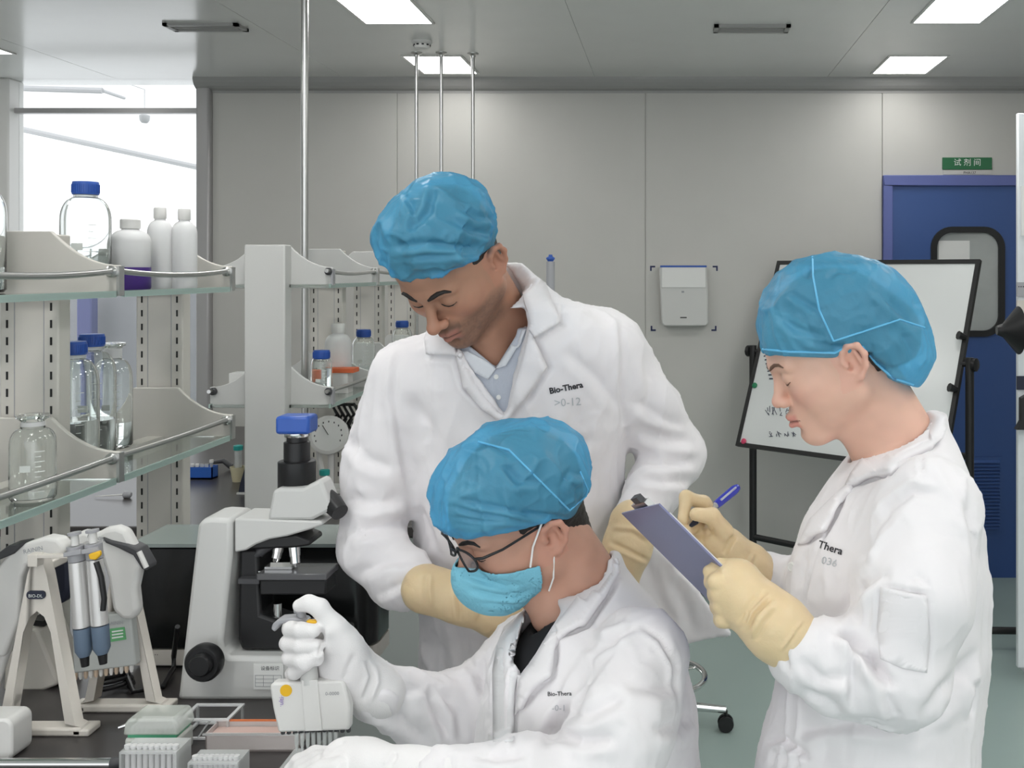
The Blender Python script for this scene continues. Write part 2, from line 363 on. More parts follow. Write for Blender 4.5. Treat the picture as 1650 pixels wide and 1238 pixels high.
# green door sign and the thin strip under it
M_green = mat('sign_green', (0.02, 0.14, 0.055), 0.4)
sg = thing('door_sign', (wx(1558), WALLY, wz(274)), 'green sign with white characters above the blue door', 'sign')
MB().bx(wx(1518), wx(1598), WALLY - 0.008, WALLY - 0.0005, wz(273.5), wz(254)).build('sign_plate', M_green, sg, bevel=0.002)
M_wtxt = mat('white_print', (0.75, 0.78, 0.75), 0.6); M_ktxt = mat('dark_print', (0.03, 0.03, 0.035), 0.6); M_gtxt = mat('grey_print', (0.30, 0.31, 0.33), 0.6)
text_obj('sign_text', '试 剂 间', 0.042, (wx(1558), WALLY - 0.0088, wz(266.5)), (1, 0, 0), (0, 0, 1), M_wtxt, sg, align='CENTER')
st = thing('door_number_strip', (wx(1558), WALLY, wz(282)), 'thin pale strip with tiny print under the green sign', 'sign')
MB().bx(wx(1519), wx(1597), WALLY - 0.005, WALLY - 0.0005, wz(281.5), wz(274.5)).build('strip_plate', M_wall, st)
text_obj('strip_text', 'PHA137', 0.020, (wx(1562), WALLY - 0.0055, wz(280.5)), (1, 0, 0), (0, 0, 1), M_ktxt, st, align='CENTER')
# ------------------------------------------------------------------ wall dispenser and the four corner marks
hd = thing('wall_dispenser', (wx(1101), WALLY, wz(526)), 'white wall dispenser with clear lid and paper on the grey wall', 'dispenser')
bp = px_poly([(1070, 525), (1066, 520), (1064, 472), (1062, 432), (1066, 428), (1134, 428), (1138, 432), (1140, 472), (1141, 520), (1137, 525)], WALLY)
MB().prism(bp, 'y', WALLY - 0.07, WALLY - 0.0005).build('dispenser_body', mat('dispenser_white', (0.60, 0.60, 0.58), 0.4), hd, bevel=0.008)
MB().bx(wx(1067), wx(1136), WALLY - 0.074, WALLY - 0.0705, wz(463), wz(431)).build('paper_sheet', M_paper, hd)
MB().bx(wx(1064), wx(1138), WALLY - 0.0755, WALLY - 0.071, wz(431), wz(428)).build('lid_edge', M_capblue, hd)
MB().box((wx(1101), WALLY - 0.0705, wz(511)), (0.035, 0.002, 0.006)).build('latch', M_black, hd)
MB().box((wx(1100), WALLY - 0.0705, wz(470)), (0.014, 0.002, 0.010)).build('keyhole', M_gtxt, hd)
M_mark = mat('mark_tape', (0.02, 0.025, 0.09), 0.6)
for k, (u, v, sx, sz, lab) in enumerate(((1051, 432, 1, -1, 'upper mark nearest the standing man'), (1153, 432, -1, -1, 'upper mark nearest the whiteboard'), (1052, 530, 1, 1, 'lower mark nearest the standing man'), (1151, 530, -1, 1, 'lower mark nearest the whiteboard'))):
    a, b = 0.028, 0.009; x, z = wx(u) - sx * 0.012, wz(v) - sz * 0.012
    poly = [(x, z), (x + sx * a, z), (x + sx * a, z + sz * b), (x + sx * b, z + sz * b), (x + sx * b, z + sz * a), (x, z + sz * a)]
    o = MB().prism(poly, 'y', WALLY - 0.0015, WALLY - 0.0003).build('corner_mark', M_mark); tag(o, 'dark blue L-shaped tape around the wall dispenser, ' + lab, 'mark', 'tape marks around the dispenser')
# ------------------------------------------------------------------ benches, shelves
M_bench = mat('bench_resin', (0.055, 0.050, 0.049), 0.30, var=0.05)
M_cab = mat('cabinet_grey', (0.44, 0.46, 0.45), 0.5)
M_beige = mat('shelf_beige', (0.60, 0.575, 0.53), 0.45)
M_slot = mat('slot_dark', (0.02, 0.02, 0.02), 0.8)
M_sglass = mat('shelf_glass', (0.86, 0.95, 0.90), 0.03, trans=1.0, ior=1.35)
M_ivory = mat('ivory_plastic', (0.66, 0.62, 0.565), 0.42)
M_lightg = mat('light_grey_plastic', (0.60, 0.60, 0.585), 0.42)
M_navy = mat('navy_rubber', (0.020, 0.024, 0.045), 0.6)
M_dgrey = mat('dark_grey_rubber', (0.06, 0.06, 0.065), 0.5)
M_greyp = mat('grey_plastic', (0.36, 0.36, 0.38), 0.4)
M_yellow = mat('yellow_plastic', (0.80, 0.46, 0.02), 0.4)
M_slate = mat('slate_plastic', (0.13, 0.18, 0.25), 0.4)
M_teal = mat('teal_plastic', (0.03, 0.36, 0.33), 0.4)
M_milk = see_through('milky_plastic', (0.80, 0.80, 0.80), 0.45, 0.18)
M_clear = see_through('clear_plastic', (0.78, 0.80, 0.79), 0.15, 0.55)
M_water = mat('water', (0.95, 0.98, 0.98), 0.0, trans=1.0, ior=1.33)
ZB = 0.88
def worktop(poly, z, lab):
    o = MB().prism(poly, 'z', z - 0.032, z).build('worktop', M_bench, bevel=0.004, base=np.array([poly[0][0], poly[0][1], z])); return tag(o, lab, 'worktop')
worktop([(-2.3, .95), (-.60, .95), (-.60, 2.125), (-1.07, 2.125), (-1.07, 2.80), (-2.3, 2.80)], ZB, 'dark worktop carrying the microscope and the pipette stands')
worktop([(-2.7, 3.22), (-.62, 3.22), (-.62, 5.30), (-2.7, 5.30)], ZB, 'dark worktop of the far bench behind the first shelf')
def cabinet(x0, x1, y0, y1, lab, face):
    t = thing('bench_cabinet', ((x0 + x1) / 2, (y0 + y1) / 2, 0), lab, 'cabinet', 'grey cabinets under the benches')
    MB().bx(x0 + .02, x1 - .02, y0 + .001, y1 - .001, 0.0, .10).build('plinth', M_dgrey, t)
    MB().bx(x0, x1, y0 + .001, y1 - .001, .10, ZB - .033).build('cabinet_body', M_cab, t)
    n = 2
    for k in range(n):
        if face == 'x':
            a, b = y0 + (y1 - y0) * k / n + .004, y0 + (y1 - y0) * (k + 1) / n - .004
            d = MB().bx(x1 + .001, x1 + .019, a, b, .115, .66).build('door', M_cab, t); MB().box((x1 + .03, b - .04 if k == 0 else a + .04, .58), (.012, .012, .11)).bx(x1 + .018, x1 + .03, (b - .046) if k == 0 else a + .034, (b - .034) if k == 0 else a + .046, .53, .54).build('handle', M_steel, d)
            d = MB().bx(x1 + .001, x1 + .019, a, b, .67, ZB - .04).build('drawer', M_cab, t); MB().box((x1 + .03, (a + b) / 2, .76), (.012, .11, .012)).bx(x1 + .018, x1 + .03, (a + b) / 2 - .05, (a + b) / 2 - .04, .755, .765).build('handle', M_steel, d)
        else:
            a, b = x0 + (x1 - x0) * k / n + .004, x0 + (x1 - x0) * (k + 1) / n - .004
            d = MB().bx(a, b, y0 - .019, y0 - .001, .115, ZB - .04).build('door', M_cab, t); MB().box(((a + b) / 2, y0 - .03, .76), (.11, .012, .012)).bx((a + b) / 2 - .05, (a + b) / 2 - .04, y0 - .03, y0 - .018, .755, .765).build('handle', M_steel, d)
cabinet(-1.20, -.665, .97, 1.54, 'grey cabinet under the microscope bench, end nearer the camera', 'x')
cabinet(-1.20, -.665, 1.54, 2.10, 'grey cabinet under the microscope bench, straight below the microscope', 'x')
cabinet(-2.2, -1.20, .97, 2.78, 'deep grey cabinet under the first reagent shelf', 'y')
cabinet(-2.6, -1.62, 3.26, 5.2, 'grey cabinet under the far bench, window side', 'y')
cabinet(-1.62, -.67, 3.26, 5.2, 'grey cabinet under the far bench, aisle side', 'y')

def bracket_poly(X, z0, arm=.194, hp=.056, rise=.135, end=.062):
    """Right half then mirrored left half: a plate with a plateau at the post and hollow curved shoulders."""
    R = [(hp, rise)]; n = 9
    for i in range(1, n + 1):
        t = i / n; R.append((hp + (arm - hp) * t, end + .004 + (rise - end - .004) * (1 - t) ** 2.1))
    R += [(arm, .012), (arm - .014, 0)]
    return [(X + a, z0 + b) for a, b in R] + [(X - a, z0 + b) for a, b in R[::-1]]
ZL, ZU = 1.228, 1.606
def shelf_unit(X, ys, label, first_column):
    t = thing('reagent_shelf', (X, ys[0], ZB), label, 'shelf')
    for i, y in enumerate(ys):
        col = first_column and i == 0
        if col:
            MB().bx(X - .063, X + .063, y - .03, y + .03, ZB, 1.742).build('column', M_lightg, t, bevel=.004)
        else:
            MB().bx(X - .060, X + .060, y + .006, y + .05, ZB, 1.735).build('post', M_beige, t, bevel=.003)
            g_ = MB()
            for q in (-1, 1): g_.bx(X + q * .030 - .0008, X + q * .030 + .0008, y + .0052, y + .0065, ZB, 1.735)
            g_.build('post_groove', M_greyp, t)
            s_ = MB(); z = ZB + .03
            while z < 1.59:
                for q in (-1, 1): s_.bx(X + q * .045 - .0020, X + q * .045 + .0020, y + .0048, y + .007, z, z + .0165)
                z += .0352
            stuff(s_.build('slot_row', M_slot, t))
        for z0 in (ZL, ZU):
            yb = y - .008 if not col else y + .034
            b = MB().prism(bracket_poly(X, z0), 'y', yb - .007, yb + .005).build('bracket', M_beige if not first_column else M_lightg, t, bevel=.002)
            for q in (-1, 1):
                MB().lathe([(.011, -.007), (.012, -.004), (.012, .008), (.008, .012)], (X + q * .182, yb - .008, z0 + .053), 14, axis=(0, -1, 0)).build('rail_clamp', M_steel if not (first_column and i == 0) else M_dgrey, b, smooth=True)
            if first_column and i == 0 and True:
                MB().bx(X + .188, X + .1955, yb - .012, yb + .012, z0 + .01, z0 + .06).build('end_cap', M_greyp, b)
            else:
                MB().bx(X + .1905, X + .1965, yb - .010, yb + .010, z0 + .004, z0 + .064).build('end_cap', M_steel, b)
    for y0, y1 in zip(ys[:-1], ys[1:]):
        for z0 in (ZL, ZU):
            sag = .010 if z0 == ZU else 0.003
            for q in (-1, 1):
                m = MB(); n = 10; top, bot = [], []
                xa, xb = (X + .063, X + .186) if q > 0 else (X - .186, X - .063)
                m.bx(xa, xb, y0 + .010, y1 - .018, z0 + .003, z0 + .012).build('glass_shelf', M_sglass, t)
                MB().tube([(X + q * .184, y0 - .004 + (y1 - y0) * k / 12, z0 + .055 - sag * 4 * (k / 12) * (1 - k / 12)) for k in range(13)], .0062, 10).build('guard_rail', M_steel, t, smooth=True)
                MB().bx((X + .186 if q > 0 else X - .192), (X + .192 if q > 0 else X - .186), y0 + .012, y1 - .02, z0 + .001, z0 + .014).build('glass_edge', mat('glass_edge_green', (.55, .72, .66), .15, trans=.4), t)
        if not first_column: MB().bx(X - .02, X + .02, y0 + .05, y1 + .0, 1.20, 1.24).build('cross_bar', M_beige, t)
X1, X2 = -1.310, -1.258
shelf_unit(X1, [1.61, 2.15, 2.70], 'beige two-tier reagent shelf with glass boards, nearer the camera', False)
shelf_unit(X2, [3.30, 3.85, 4.38, 4.92], 'grey two-tier reagent shelf on the far bench behind the column', True)
ZLg, ZUg = ZL + .0125, ZU + .0125

# ------------------------------------------------------------------ bottles
def glass_bottle(u, Y, z, R, Hh, lab, cap=True, level=.0, group='blue-capped glass bottles', frosted=False, cap_mat=None):
    x = (u - U0) * Y / FPX; t = thing('reagent_bottle', (x, Y, z), lab, 'bottle', group); nr = .0205; cp = Hh if not cap else Hh - .004
    sh = Hh * .64; nk = Hh * (.86 if cap else .84)
    out = [(R * .90, 0), (R, .006), (R, sh)] + [(nr + (R - nr) * (math.cos(a) ** 1.1), sh + (nk - sh) * math.sin(a) ** .9) for a in np.linspace(.15, 1.5, 8)] + [(nr, nk)]
    out += [(nr, cp)] if cap else [(nr * .95, nk + .006), (nr * .95, cp - .012), (nr * 1.35, cp - .006), (nr * 1.35, cp)]
    th = .0022; inn = [(max(r - th, .001), max(h, .004)) for r, h in out[::-1]]; inn[-1] = (max(R * .9 - th, .001), .005)
    if not cap: inn = [(nr * .95 - th, cp)] + [(min(r, R - th) if h < nk else nr * .95 - th, h) for r, h in inn[1:]]
    m = MB().lathe(out + inn, (x, Y, z), 32); m.f = m.f[:-2]
    n = 32; L = len(out + inn); m.f.append(tuple(range(n))[::-1]); m.f.append(tuple((L - 1) * n + k for k in range(n)))
    m.build('glass_body', M_glass, t, smooth=True)
    if level: MB().lathe([(R * .88, .0056), (R - .0026, .010), (R - .0026, min(level, sh))], (x, Y, z), 28).build('liquid', M_water, t, smooth=True)
    if cap:
        c = MB(); k = 40; pr = []
        c.lathe([(.0262, Hh - .028), (.0268, Hh - .026), (.0268, Hh - .006), (.0255, Hh), (.020, Hh + .0005)], (x, Y, z), 36)
        for i in range(k): a = 2 * math.pi * i / k; c.box((x + .0270 * math.cos(a), Y + .0270 * math.sin(a), z + Hh - .015), (.0016, .0016, .018), a)
        c.build('cap', cap_mat or M_capblue, t, smooth=True); MB().lathe([(.0235, Hh - .036), (.0245, Hh - .034), (.0245, Hh - .030), (.0235, Hh - .0285)], (x, Y, z), 28).build('pouring_ring', M_clear, t, smooth=True)
    if frosted: MB().lathe([(nr * .97, nk + .004), (nr * .97, cp - .013)], (x, Y, z), 24).build('ground_neck', M_milk, t, smooth=True)
    g_ = MB(); a0 = math.atan2(-Y, -x) + .12
    for i in range(9):
        h = R * .5 + (sh - R * .7) * i / 8; w_ = .016 if i % 2 == 0 else .009
        for k in range(4): a = a0 + (k - 0) * w_ / R / 4; g_.box((x + (R + .0004) * math.cos(a), Y + (R + .0004) * math.sin(a), z + h), (.0006, w_ / 4 + .0003, .0014), a)
    a = a0 - .45; g_.box((x + (R - .0002) * math.cos(a), Y + (R - .0002) * math.sin(a), z + sh * .62), (.0010, R * .45, R * .30), a)
    g_.build('graduation_print', M_wtxt, t); return t
glass_bottle(138, 2.30, ZUg, .0505, .236, 'tall glass bottle with blue cap on the upper shelf before the window', level=.09)
glass_bottle(-38, 2.05, ZUg, .0505, .236, 'glass bottle cut by the picture edge on the upper shelf', level=.05)
glass_bottle(118, 2.27, ZLg, .0510, .268, 'blue-capped glass bottle on the lower shelf, closest to the shelf post', level=.10)
glass_bottle(148, 2.42, ZLg, .0510, .275, 'blue-capped glass bottle on the lower shelf beside the open bottle', level=.08)
glass_bottle(182, 2.52, ZLg, .0430, .248, 'open glass bottle with frosted neck behind the blue-capped pair', cap=False, frosted=True, group='open glass bottles', level=.06)
glass_bottle(53, 1.94, ZLg, .0385, .156, 'small open glass bottle in front of the near shelf post', cap=False, frosted=True, group='open glass bottles', level=.02)
glass_bottle(518, 3.46, ZLg, .034, .160, 'small dark-looking glass bottle with blue cap at the far shelf corner', level=.10)
glass_bottle(586, 4.05, ZLg, .043, .195, 'blue-capped glass bottle further back on the far shelf', level=.06)
glass_bottle(648, 4.55, ZLg, .043, .205, 'blue-capped glass bottle half hidden by the standing man', level=.06)
M_purple = mat('purple_plastic', (.07, .03, .22), .4)
def plastic_bottle(u, Y, z, R, Hh, lab, purple=False, spout=False):
    x = (u - U0) * Y / FPX; t = thing('plastic_bottle', (x, Y, z), lab, 'bottle', 'white plastic bottles'); b0 = .050 if purple else 0
    if purple: MB().lathe([(R * .95, 0), (R, .004), (R, b0)], (x, Y, z), 28).build('purple_base', M_purple, t, smooth=True)
    MB().lathe([(R * .94, b0), (R * .99, b0 + .004), (R * .99, Hh * .68)] + [(R * .42 + R * .57 * math.cos(a), Hh * .68 + Hh * .16 * math.sin(a)) for a in np.linspace(.2, 1.5, 6)] + [(R * .40, Hh * .86)], (x, Y, z), 28).build('bottle_body', M_milk, t, smooth=True)
    MB().lathe([(R * .48, Hh * .86), (R * .50, Hh * .865), (R * .50, Hh * .985), (R * .45, Hh)], (x, Y, z), 22).build('cap', M_white, t, smooth=True)
    if spout: MB().tube([(x, Y, z + Hh), (x, Y, z + Hh + .03), (x + .02, Y, z + Hh + .045), (x + .05, Y - .01, z + Hh + .03)], [.004, .0035, .003, .002], 8).build('spout', M_milk, t, smooth=True)
plastic_bottle(210, 2.40, ZUg, .043, .160, 'wide white plastic bottle with purple base on the upper shelf', True)
plastic_bottle(258, 2.50, ZUg, .0285, .192, 'slim white plastic bottle, middle one on the upper shelf')
plastic_bottle(297, 2.52, ZUg, .0290, .190, 'slim white plastic bottle nearest the window frame')
plastic_bottle(545, 3.72, ZLg, .046, .235, 'round-shouldered white plastic bottle behind the small blue-capped bottle')
# ------------------------------------------------------------------ small things on the far bench
def at(u, v, z=ZB): Y = (EYE - z) * FPX / (v - V0); return (u - U0) * Y / FPX, Y
x, Y = at(321, 771); t = thing('tube_rack', (x, Y, ZB), 'blue rack of white-capped microtubes on the far bench', 'rack')
m = MB(); wv = .058; m.bx(x - wv, x + wv, Y - .02, Y + .03, ZB, ZB + .006).bx(x - wv, x + wv, Y - .02, Y - .016, ZB, ZB + .045).bx(x - wv, x + wv, Y + .026, Y + .03, ZB, ZB + .045).bx(x - wv, x - wv + .004, Y - .02, Y + .03, ZB, ZB + .045).bx(x + wv - .004, x + wv, Y - .02, Y + .03, ZB, ZB + .045)
m.build('rack_frame', mat('rack_blue', (.02, .12, .5), .4), t)
for k in range(6):
    xx = x - .046 + .018 * k; tb = thing('microtube', (xx, Y + .005, ZB + .006), ['microtube with white cap, first in the blue rack from the shelf post', 'microtube with white cap, second in the blue rack', 'microtube with white cap, third in the blue rack', 'clear-capped microtube, fourth in the blue rack', 'clear-capped microtube, fifth in the blue rack', 'microtube with tall white cap at the column end of the blue rack'][k], 'tube', 'microtubes in the blue rack')
    c = np.array((xx, Y + .005, ZB + .0065)); hh = .036 + (.016 if k == 5 else 0)
    MB().lathe([(.002, 0), (.006, .012), (.006, hh)], c, 14).build('tube_body', M_clear, tb, smooth=True); MB().lathe([(.0075, hh), (.008, hh + .004), (.007, hh + .011)], c, 14).build('cap', M_white if k in (0, 1, 2, 5) else M_clear, tb, smooth=True)
x, Y = at(383, 776); t = thing('sample_cup', (x, Y, ZB), 'small pale yellow cup on the far bench', 'cup')
MB().lathe([(.018, 0), (.028, .055), (.0265, .055), (.0168, .003), (.001, .003)], (x, Y, ZB), 22).build('cup_wall', see_through('cup_plastic', (.78, .72, .50), .4, .2), t, smooth=True)
MB().lathe([(.0170, .0035), (.0215, .022)], (x, Y, ZB), 20).build('yellow_liquid', M_yellow, t, smooth=True)
def capped_tube(x, Y, z, Hh, lab):
    t = thing('sample_tube', (x, Y, z), lab, 'tube', 'tubes with teal caps'); MB().lathe([(.003, 0), (.0135, .018), (.0135, Hh), (.0125, Hh), (.0125, .019), (.001, .003)], (x, Y, z), 18).build('tube_body', M_clear, t, smooth=True)
    MB().lathe([(.0165, Hh - .006), (.017, Hh - .004), (.017, Hh + .010), (.014, Hh + .012)], (x, Y, z), 20).build('cap', M_teal, t, smooth=True)
capped_tube(x + .002, Y, ZB + .0225, .100, 'teal-capped tube standing in the pale yellow cup')
x, Y = at(523, 815); capped_tube(x, Y, ZB, .108, 'teal-capped tube on the far bench behind the microscope head')
x, Y = at(397, 796); t = thing('dark_holder', (x, Y, ZB), 'dark leaning plastic holder against the far shelf column', 'holder')
MB().prism([(x - .030, ZB), (x + .03, ZB), (x + .03, ZB + .125), (x + .004, ZB + .125), (x - .024, ZB + .035)], 'y', Y, Y + .05).build('holder_body', M_navy, t, bevel=.004); MB().bx(x - .03, x + .03, Y - .012, Y - .0005, ZB, ZB + .006).build('foot_plate', M_lightg, t)
x, Y = at(352, 757); o = MB().tube([(x - .05, Y, ZB + .012), (x - .02, Y, ZB + .028), (x + .02, Y, ZB + .034), (x + .05, Y, ZB + .012)], [.003, .006, .010, .012], 10).build('pipette_filler', M_dgrey, smooth=True); tag(o, 'dark bulb-ended tool lying behind the blue tube rack', 'tool')
x, Y = at(205, 803); t = thing('glass_rod', (x, Y, ZB), 'thin white rod with grey knob lying on the far bench', 'rod')
MB().tube([(x - .11, Y, ZB + .006), (x - .012, Y, ZB + .012)], [.0012, .003], 8).build('rod_shaft', M_white, t, smooth=True); MB().lathe([(.006, -.014), (.012, -.010), (.012, .008), (.007, .014)], (x, Y, ZB + .012), 14, axis=(1, 0, 0)).build('knob', M_greyp, t, smooth=True)
# yellow and white box on the far shelf's window side
Y = 3.42; t = thing('carton_box', (P(385, 600, Y)[0], Y, ZLg), 'white box with yellow edge on the far shelf beside the column', 'box')
a, b = P(366, 610, Y)[0], P(412, 610, Y)[0]; MB().bx(a, b, Y, Y + .07, ZLg, ZLg + .032).build('box_base', mat('pale_yellow_card', (.70, .62, .38), .7), t); MB().bx(a + .006, b, Y, Y + .065, ZLg + .0322, ZLg + .088).build('box_lid', M_paper, t)
MB().add([(a + .008, Y - .001, ZLg + .034), (a + .05, Y - .001, ZLg + .036), (a + .05, Y - .001, ZLg + .056), (a + .03, Y - .001, ZLg + .050)], [(0, 1, 2, 3)]).build('yellow_flash', M_yellow, t)
Y = 3.55; a, b = P(566, 590, Y)[0], P(602, 590, Y)[0]; t = thing('small_box', ((a + b) / 2, Y, ZLg), 'small white box with orange edge behind the far column', 'box')
Y2_ = 3.62; a, b = P(566, 590, Y2_)[0] - .10, P(566, 590, Y2_)[0] - .012
MB().bx(a, b, Y2_, Y2_ + .06, ZLg, ZLg + .07).build('box_base', M_white, t); MB().bx(a, b + .02, Y2_ - .004, Y2_ + .064, ZLg + .0702, ZLg + .085).build('orange_edge', mat('orange_card', (.75, .16, .06), .6), t)
# dial gauge with its stand, cables hanging below the far shelf
Y = 3.72; c = P(531, 702, Y); t = thing('dial_gauge', (c[0], Y, ZB), 'white round dial on a stand behind the microscope camera', 'gauge')
MB().lathe([(.066, 0), (.068, .004), (.068, .022), (.062, .026)], (c[0], Y, c[2]), 30, axis=(.15, -1, .25)).build('dial_case', M_white, t, smooth=True)
d_ = np.array((.15, -1, .25)); d_ /= np.linalg.norm(d_); MB().lathe([(.056, .0262), (.056, .0268)], (c[0], Y, c[2]), 30, axis=d_).build('dial_face', M_paper, t)
s_ = MB(); e1 = np.cross(d_, (0, 0, 1)); e1 /= np.linalg.norm(e1); e2 = np.cross(e1, d_)
for k in range(11): a = math.pi * (1.15 - 1.3 * k / 10); p = c + d_ * .027 + (e1 * math.cos(a) + e2 * math.sin(a)) * .046; s_.box(p, (.003, .002, .006))
s_.tube([c + d_ * .028, c + d_ * .028 + (e1 * .5 + e2 * .8) * .042], .0012, 6); s_.build('dial_mark', M_ktxt, t)
MB().tube([(c[0] - .005, Y + .03, ZB + .020), (c[0], Y + .012, c[2] - .05)], .011, 10).build('stand_leg', M_white, t, smooth=True); MB().bx(c[0] - .035, c[0] + .07, Y - .03, Y + .08, ZB, ZB + .016).build('stand_base', M_white, t, bevel=.004)
MB().tube([P(508, 676, Y), P(515, 740, Y), P(520, 766, Y)], .010, 8).build('side_arm', M_white, t, smooth=True)
m = MB()
for k in range(5):
    uu = 535 + 9 * k; m.tube([P(uu, 652, 3.79), P(uu + 8, 668, 3.76), P(uu - 2, 682, 3.77), P(uu + 6, 690 + 2 * k, 3.79), P(uu + 14, 676, 3.81), P(uu + 4, 660, 3.82)], .005, 7)
m.tube([P(535, 652, 3.79), P(572, 652, 3.80)], .006, 7).tube([P(566, 690, 3.80), P(570, 750, 3.82), (P(570, 760, 3.82)[0], 3.83, ZB + .0052)], .005, 7)
tag(m.build('cable_bundle', M_black, smooth=True), 'tangle of black cables hanging under the far shelf', 'cable')
# ------------------------------------------------------------------ black instrument with a glass top, behind the microscope
YD = 2.07; xl, xr = P(213, 1, YD)[0], P(601, 1, YD)[0]; zt = 1.118; dp = .14
t = thing('imaging_cabinet', ((xl + xr) / 2, YD, ZB), 'long black instrument with glass top behind the microscope', 'instrument')
oc = [(xl, YD)] + [(xr - .05 + .05 * math.sin(a), YD + .05 - .05 * math.cos(a)) for a in np.linspace(0, 1.57, 7)] + [(xr, YD + dp - .02), (xr - .02, YD + dp), (xl, YD + dp)]
MB().prism(oc, 'z', ZB + .037, zt).build('housing', mat('instrument_black', (.010, .011, .011), .18), t, bevel=.004)
MB().prism([(a * 1.0, b) for a, b in oc], 'z', ZB + .006, ZB + .036).build('base_strip', M_ivory, t)
MB().bx(xl - .004, xr - .045, YD - .006, YD + dp + .012, zt + .001, zt + .008).build('glass_lid', mat('lid_glass', (.27, .31, .30), .10, spec=.7), t)
for k in (.05, .9): MB().bx(xl + k * (xr - xl) - .012, xl + k * (xr - xl) + .012, YD + .02, YD + .10, ZB, ZB + .0055).build('foot', M_black, t)
text_obj('strip_text', '·· ··', .016, P(238, 1060, YD - .001), (1, 0, 0), (0, 0, 1), M_ktxt, t, depth=0); text_obj('strip_text', '●  ──────', .008, P(238, 1074, YD - .001), (1, 0, 0), (0, 0, 1), M_gtxt, t, depth=0)
# ------------------------------------------------------------------ microscope
YM = 1.915; yb = YM + .115
t = thing('microscope', (P(420, 1, YM)[0], YM + .05, ZB), 'pale grey microscope with blue camera on top, on the dark bench', 'microscope')
def mp(pts, Y=YM): return px_poly(pts, Y)
MB().prism(mp([(283, 1131), (285, 1118), (316, 846), (326, 838), (338, 836), (371, 838), (371, 895), (356, 1036), (359, 1054), (368, 1060), (562, 1062), (564, 1131)]), 'y', YM + .004, yb - .01).build('stand', M_lightg, t, bevel=.008)
MB().prism(mp([(374, 838), (516, 842), (518, 848), (496, 856), (459, 867), (430, 872), (409, 880), (392, 890), (374, 893)]), 'y', YM + .01, yb - .015).build('arm', M_lightg, t, bevel=.006)
MB().prism(mp([(374, 893), (372, 1040), (378, 1058), (545, 1058), (548, 1030), (470, 1020), (410, 1000), (405, 895), (395, 892)]), 'y', YM + .03, yb - .02).build('inner_body', M_black, t, bevel=.006)
MB().prism(mp([(427, 841), (436, 793), (446, 789), (484, 789), (509, 777), (515, 777), (534, 823), (499, 841)]), 'y', YM + .010, yb - .05).build('viewing_head', M_lightg, t, bevel=.006)
cx = P(477, 1, YM + .055)[0]; yc = YM + .060
def zz(v, Y=YM + .055): return P(0, v, Y)[2]
kf = (YM + .055) / FPX
MB().lathe([(25 * kf, zz(787)), (29 * kf, zz(786.9)), (29.5 * kf, zz(786)), (29.5 * kf, zz(744)), (28 * kf, zz(743)), (20.5 * kf, zz(743)), (20.5 * kf, zz(713)), (16 * kf, zz(712)), (16 * kf, zz(701))], (cx, yc, 0), 30).build('camera_tube', M_black, t, smooth=True)
MB().lathe([(19 * kf, zz(704)), (19.5 * kf, zz(703)), (19.5 * kf, zz(698))], (cx, yc, 0), 30).build('mount_ring', M_chrome, t, smooth=True)
MB().bx(cx - 27.5 * kf, cx + 27.5 * kf, yc - .026, yc + .026, zz(698), zz(669)).build('camera', mat('camera_blue', (.03, .10, .42), .35), t, bevel=.006)
MB().tube([P(520, 800, YM + .042), P(536, 812, YM + .030), P(548, 826, YM + .015)], [.020, .019, .016], 18).build('eyepiece', M_black, t, smooth=True)
MB().prism(mp([(373, 892), (396, 877), (430, 870), (470, 866), (494, 876), (494, 884), (470, 888), (420, 890)]), 'y', YM + .02, YM + .09).build('nosepiece', M_black, t, bevel=.004)
for (u0, v0, u1, v1, m_) in ((440, 872, 412, 896, M_dgrey), (450, 876, 444, 905, M_chrome), (474, 882, 477, 914, M_chrome)):
    a, b = P(u0, v0, YM + .04), P(u1, v1, YM + .035); d = b - a
    MB().tube([a, a + d * .45, a + d * .46, a + d * .8, a + d * .81, b], [.0105, .0105, .0095, .0095, .0070, .0055], 16).build('objective', m_, t, smooth=True)
MB().bx(P(413, 1, YM)[0], P(526, 1, YM)[0], YM + .0, YM + .072, zz(936, YM), zz(925, YM)).build('stage_plate', mat('stage_metal', (.10, .10, .105), .2), t, bevel=.002)
MB().bx(P(415, 1, YM)[0], P(522, 1, YM)[0], YM + .010, YM + .068, zz(962, YM), zz(937, YM)).build('stage_block', M_black, t, bevel=.003)
MB().bx(P(380, 1, YM)[0], P(414, 1, YM)[0], YM + .01, YM + .07, zz(944, YM), zz(936, YM)).build('slide_holder', M_dgrey, t)
m = MB(); zc = zz(925, YM); 
m.tube([P(416, 922, YM + .02), P(440, 920, YM + .03), P(470, 923, YM + .03), P(500, 921, YM + .05), P(525, 924, YM + .04)], .0022, 8).box((P(440, 1, YM)[0], YM + .04, zc + .003), (.05, .03, .005)); m.build('stage_clip', M_chrome, t, smooth=True)
MB().tube([P(447, 972, YM + .05), P(447, 994, YM + .05)], .009, 14).build('condenser', M_chrome, t, smooth=True)
kx, kz = P(337, 1061, YM - .02)[0], P(337, 1061, YM - .02)[2]
k_ = MB().lathe([(.012, -.005), (.012, -.026), (.031, -.027), (.033, -.032), (.033, -.046), (.029, -.052)], (kx, YM, kz), 30, axis=(0, 1, 0)).build('focus_knob', M_black, t, smooth=True)
MB().lathe([(.020, -.0525), (.020, -.062), (.017, -.066)], (kx + .002, YM, kz + .002), 24, axis=(0, 1, 0)).build('fine_focus', M_black, k_, smooth=True)
cd = MB().bx(P(408, 1, YM)[0], P(456, 1, YM)[0], YM + .0015, YM + .0035, zz(1112, YM), zz(1071, YM)).build('label_card', M_paper, t)
text_obj('label_title', '设备标识', .0085, P(420, 1080, YM + .001), (1, 0, 0), (0, 0, 1), M_ktxt, cd, depth=0)
l_ = MB()
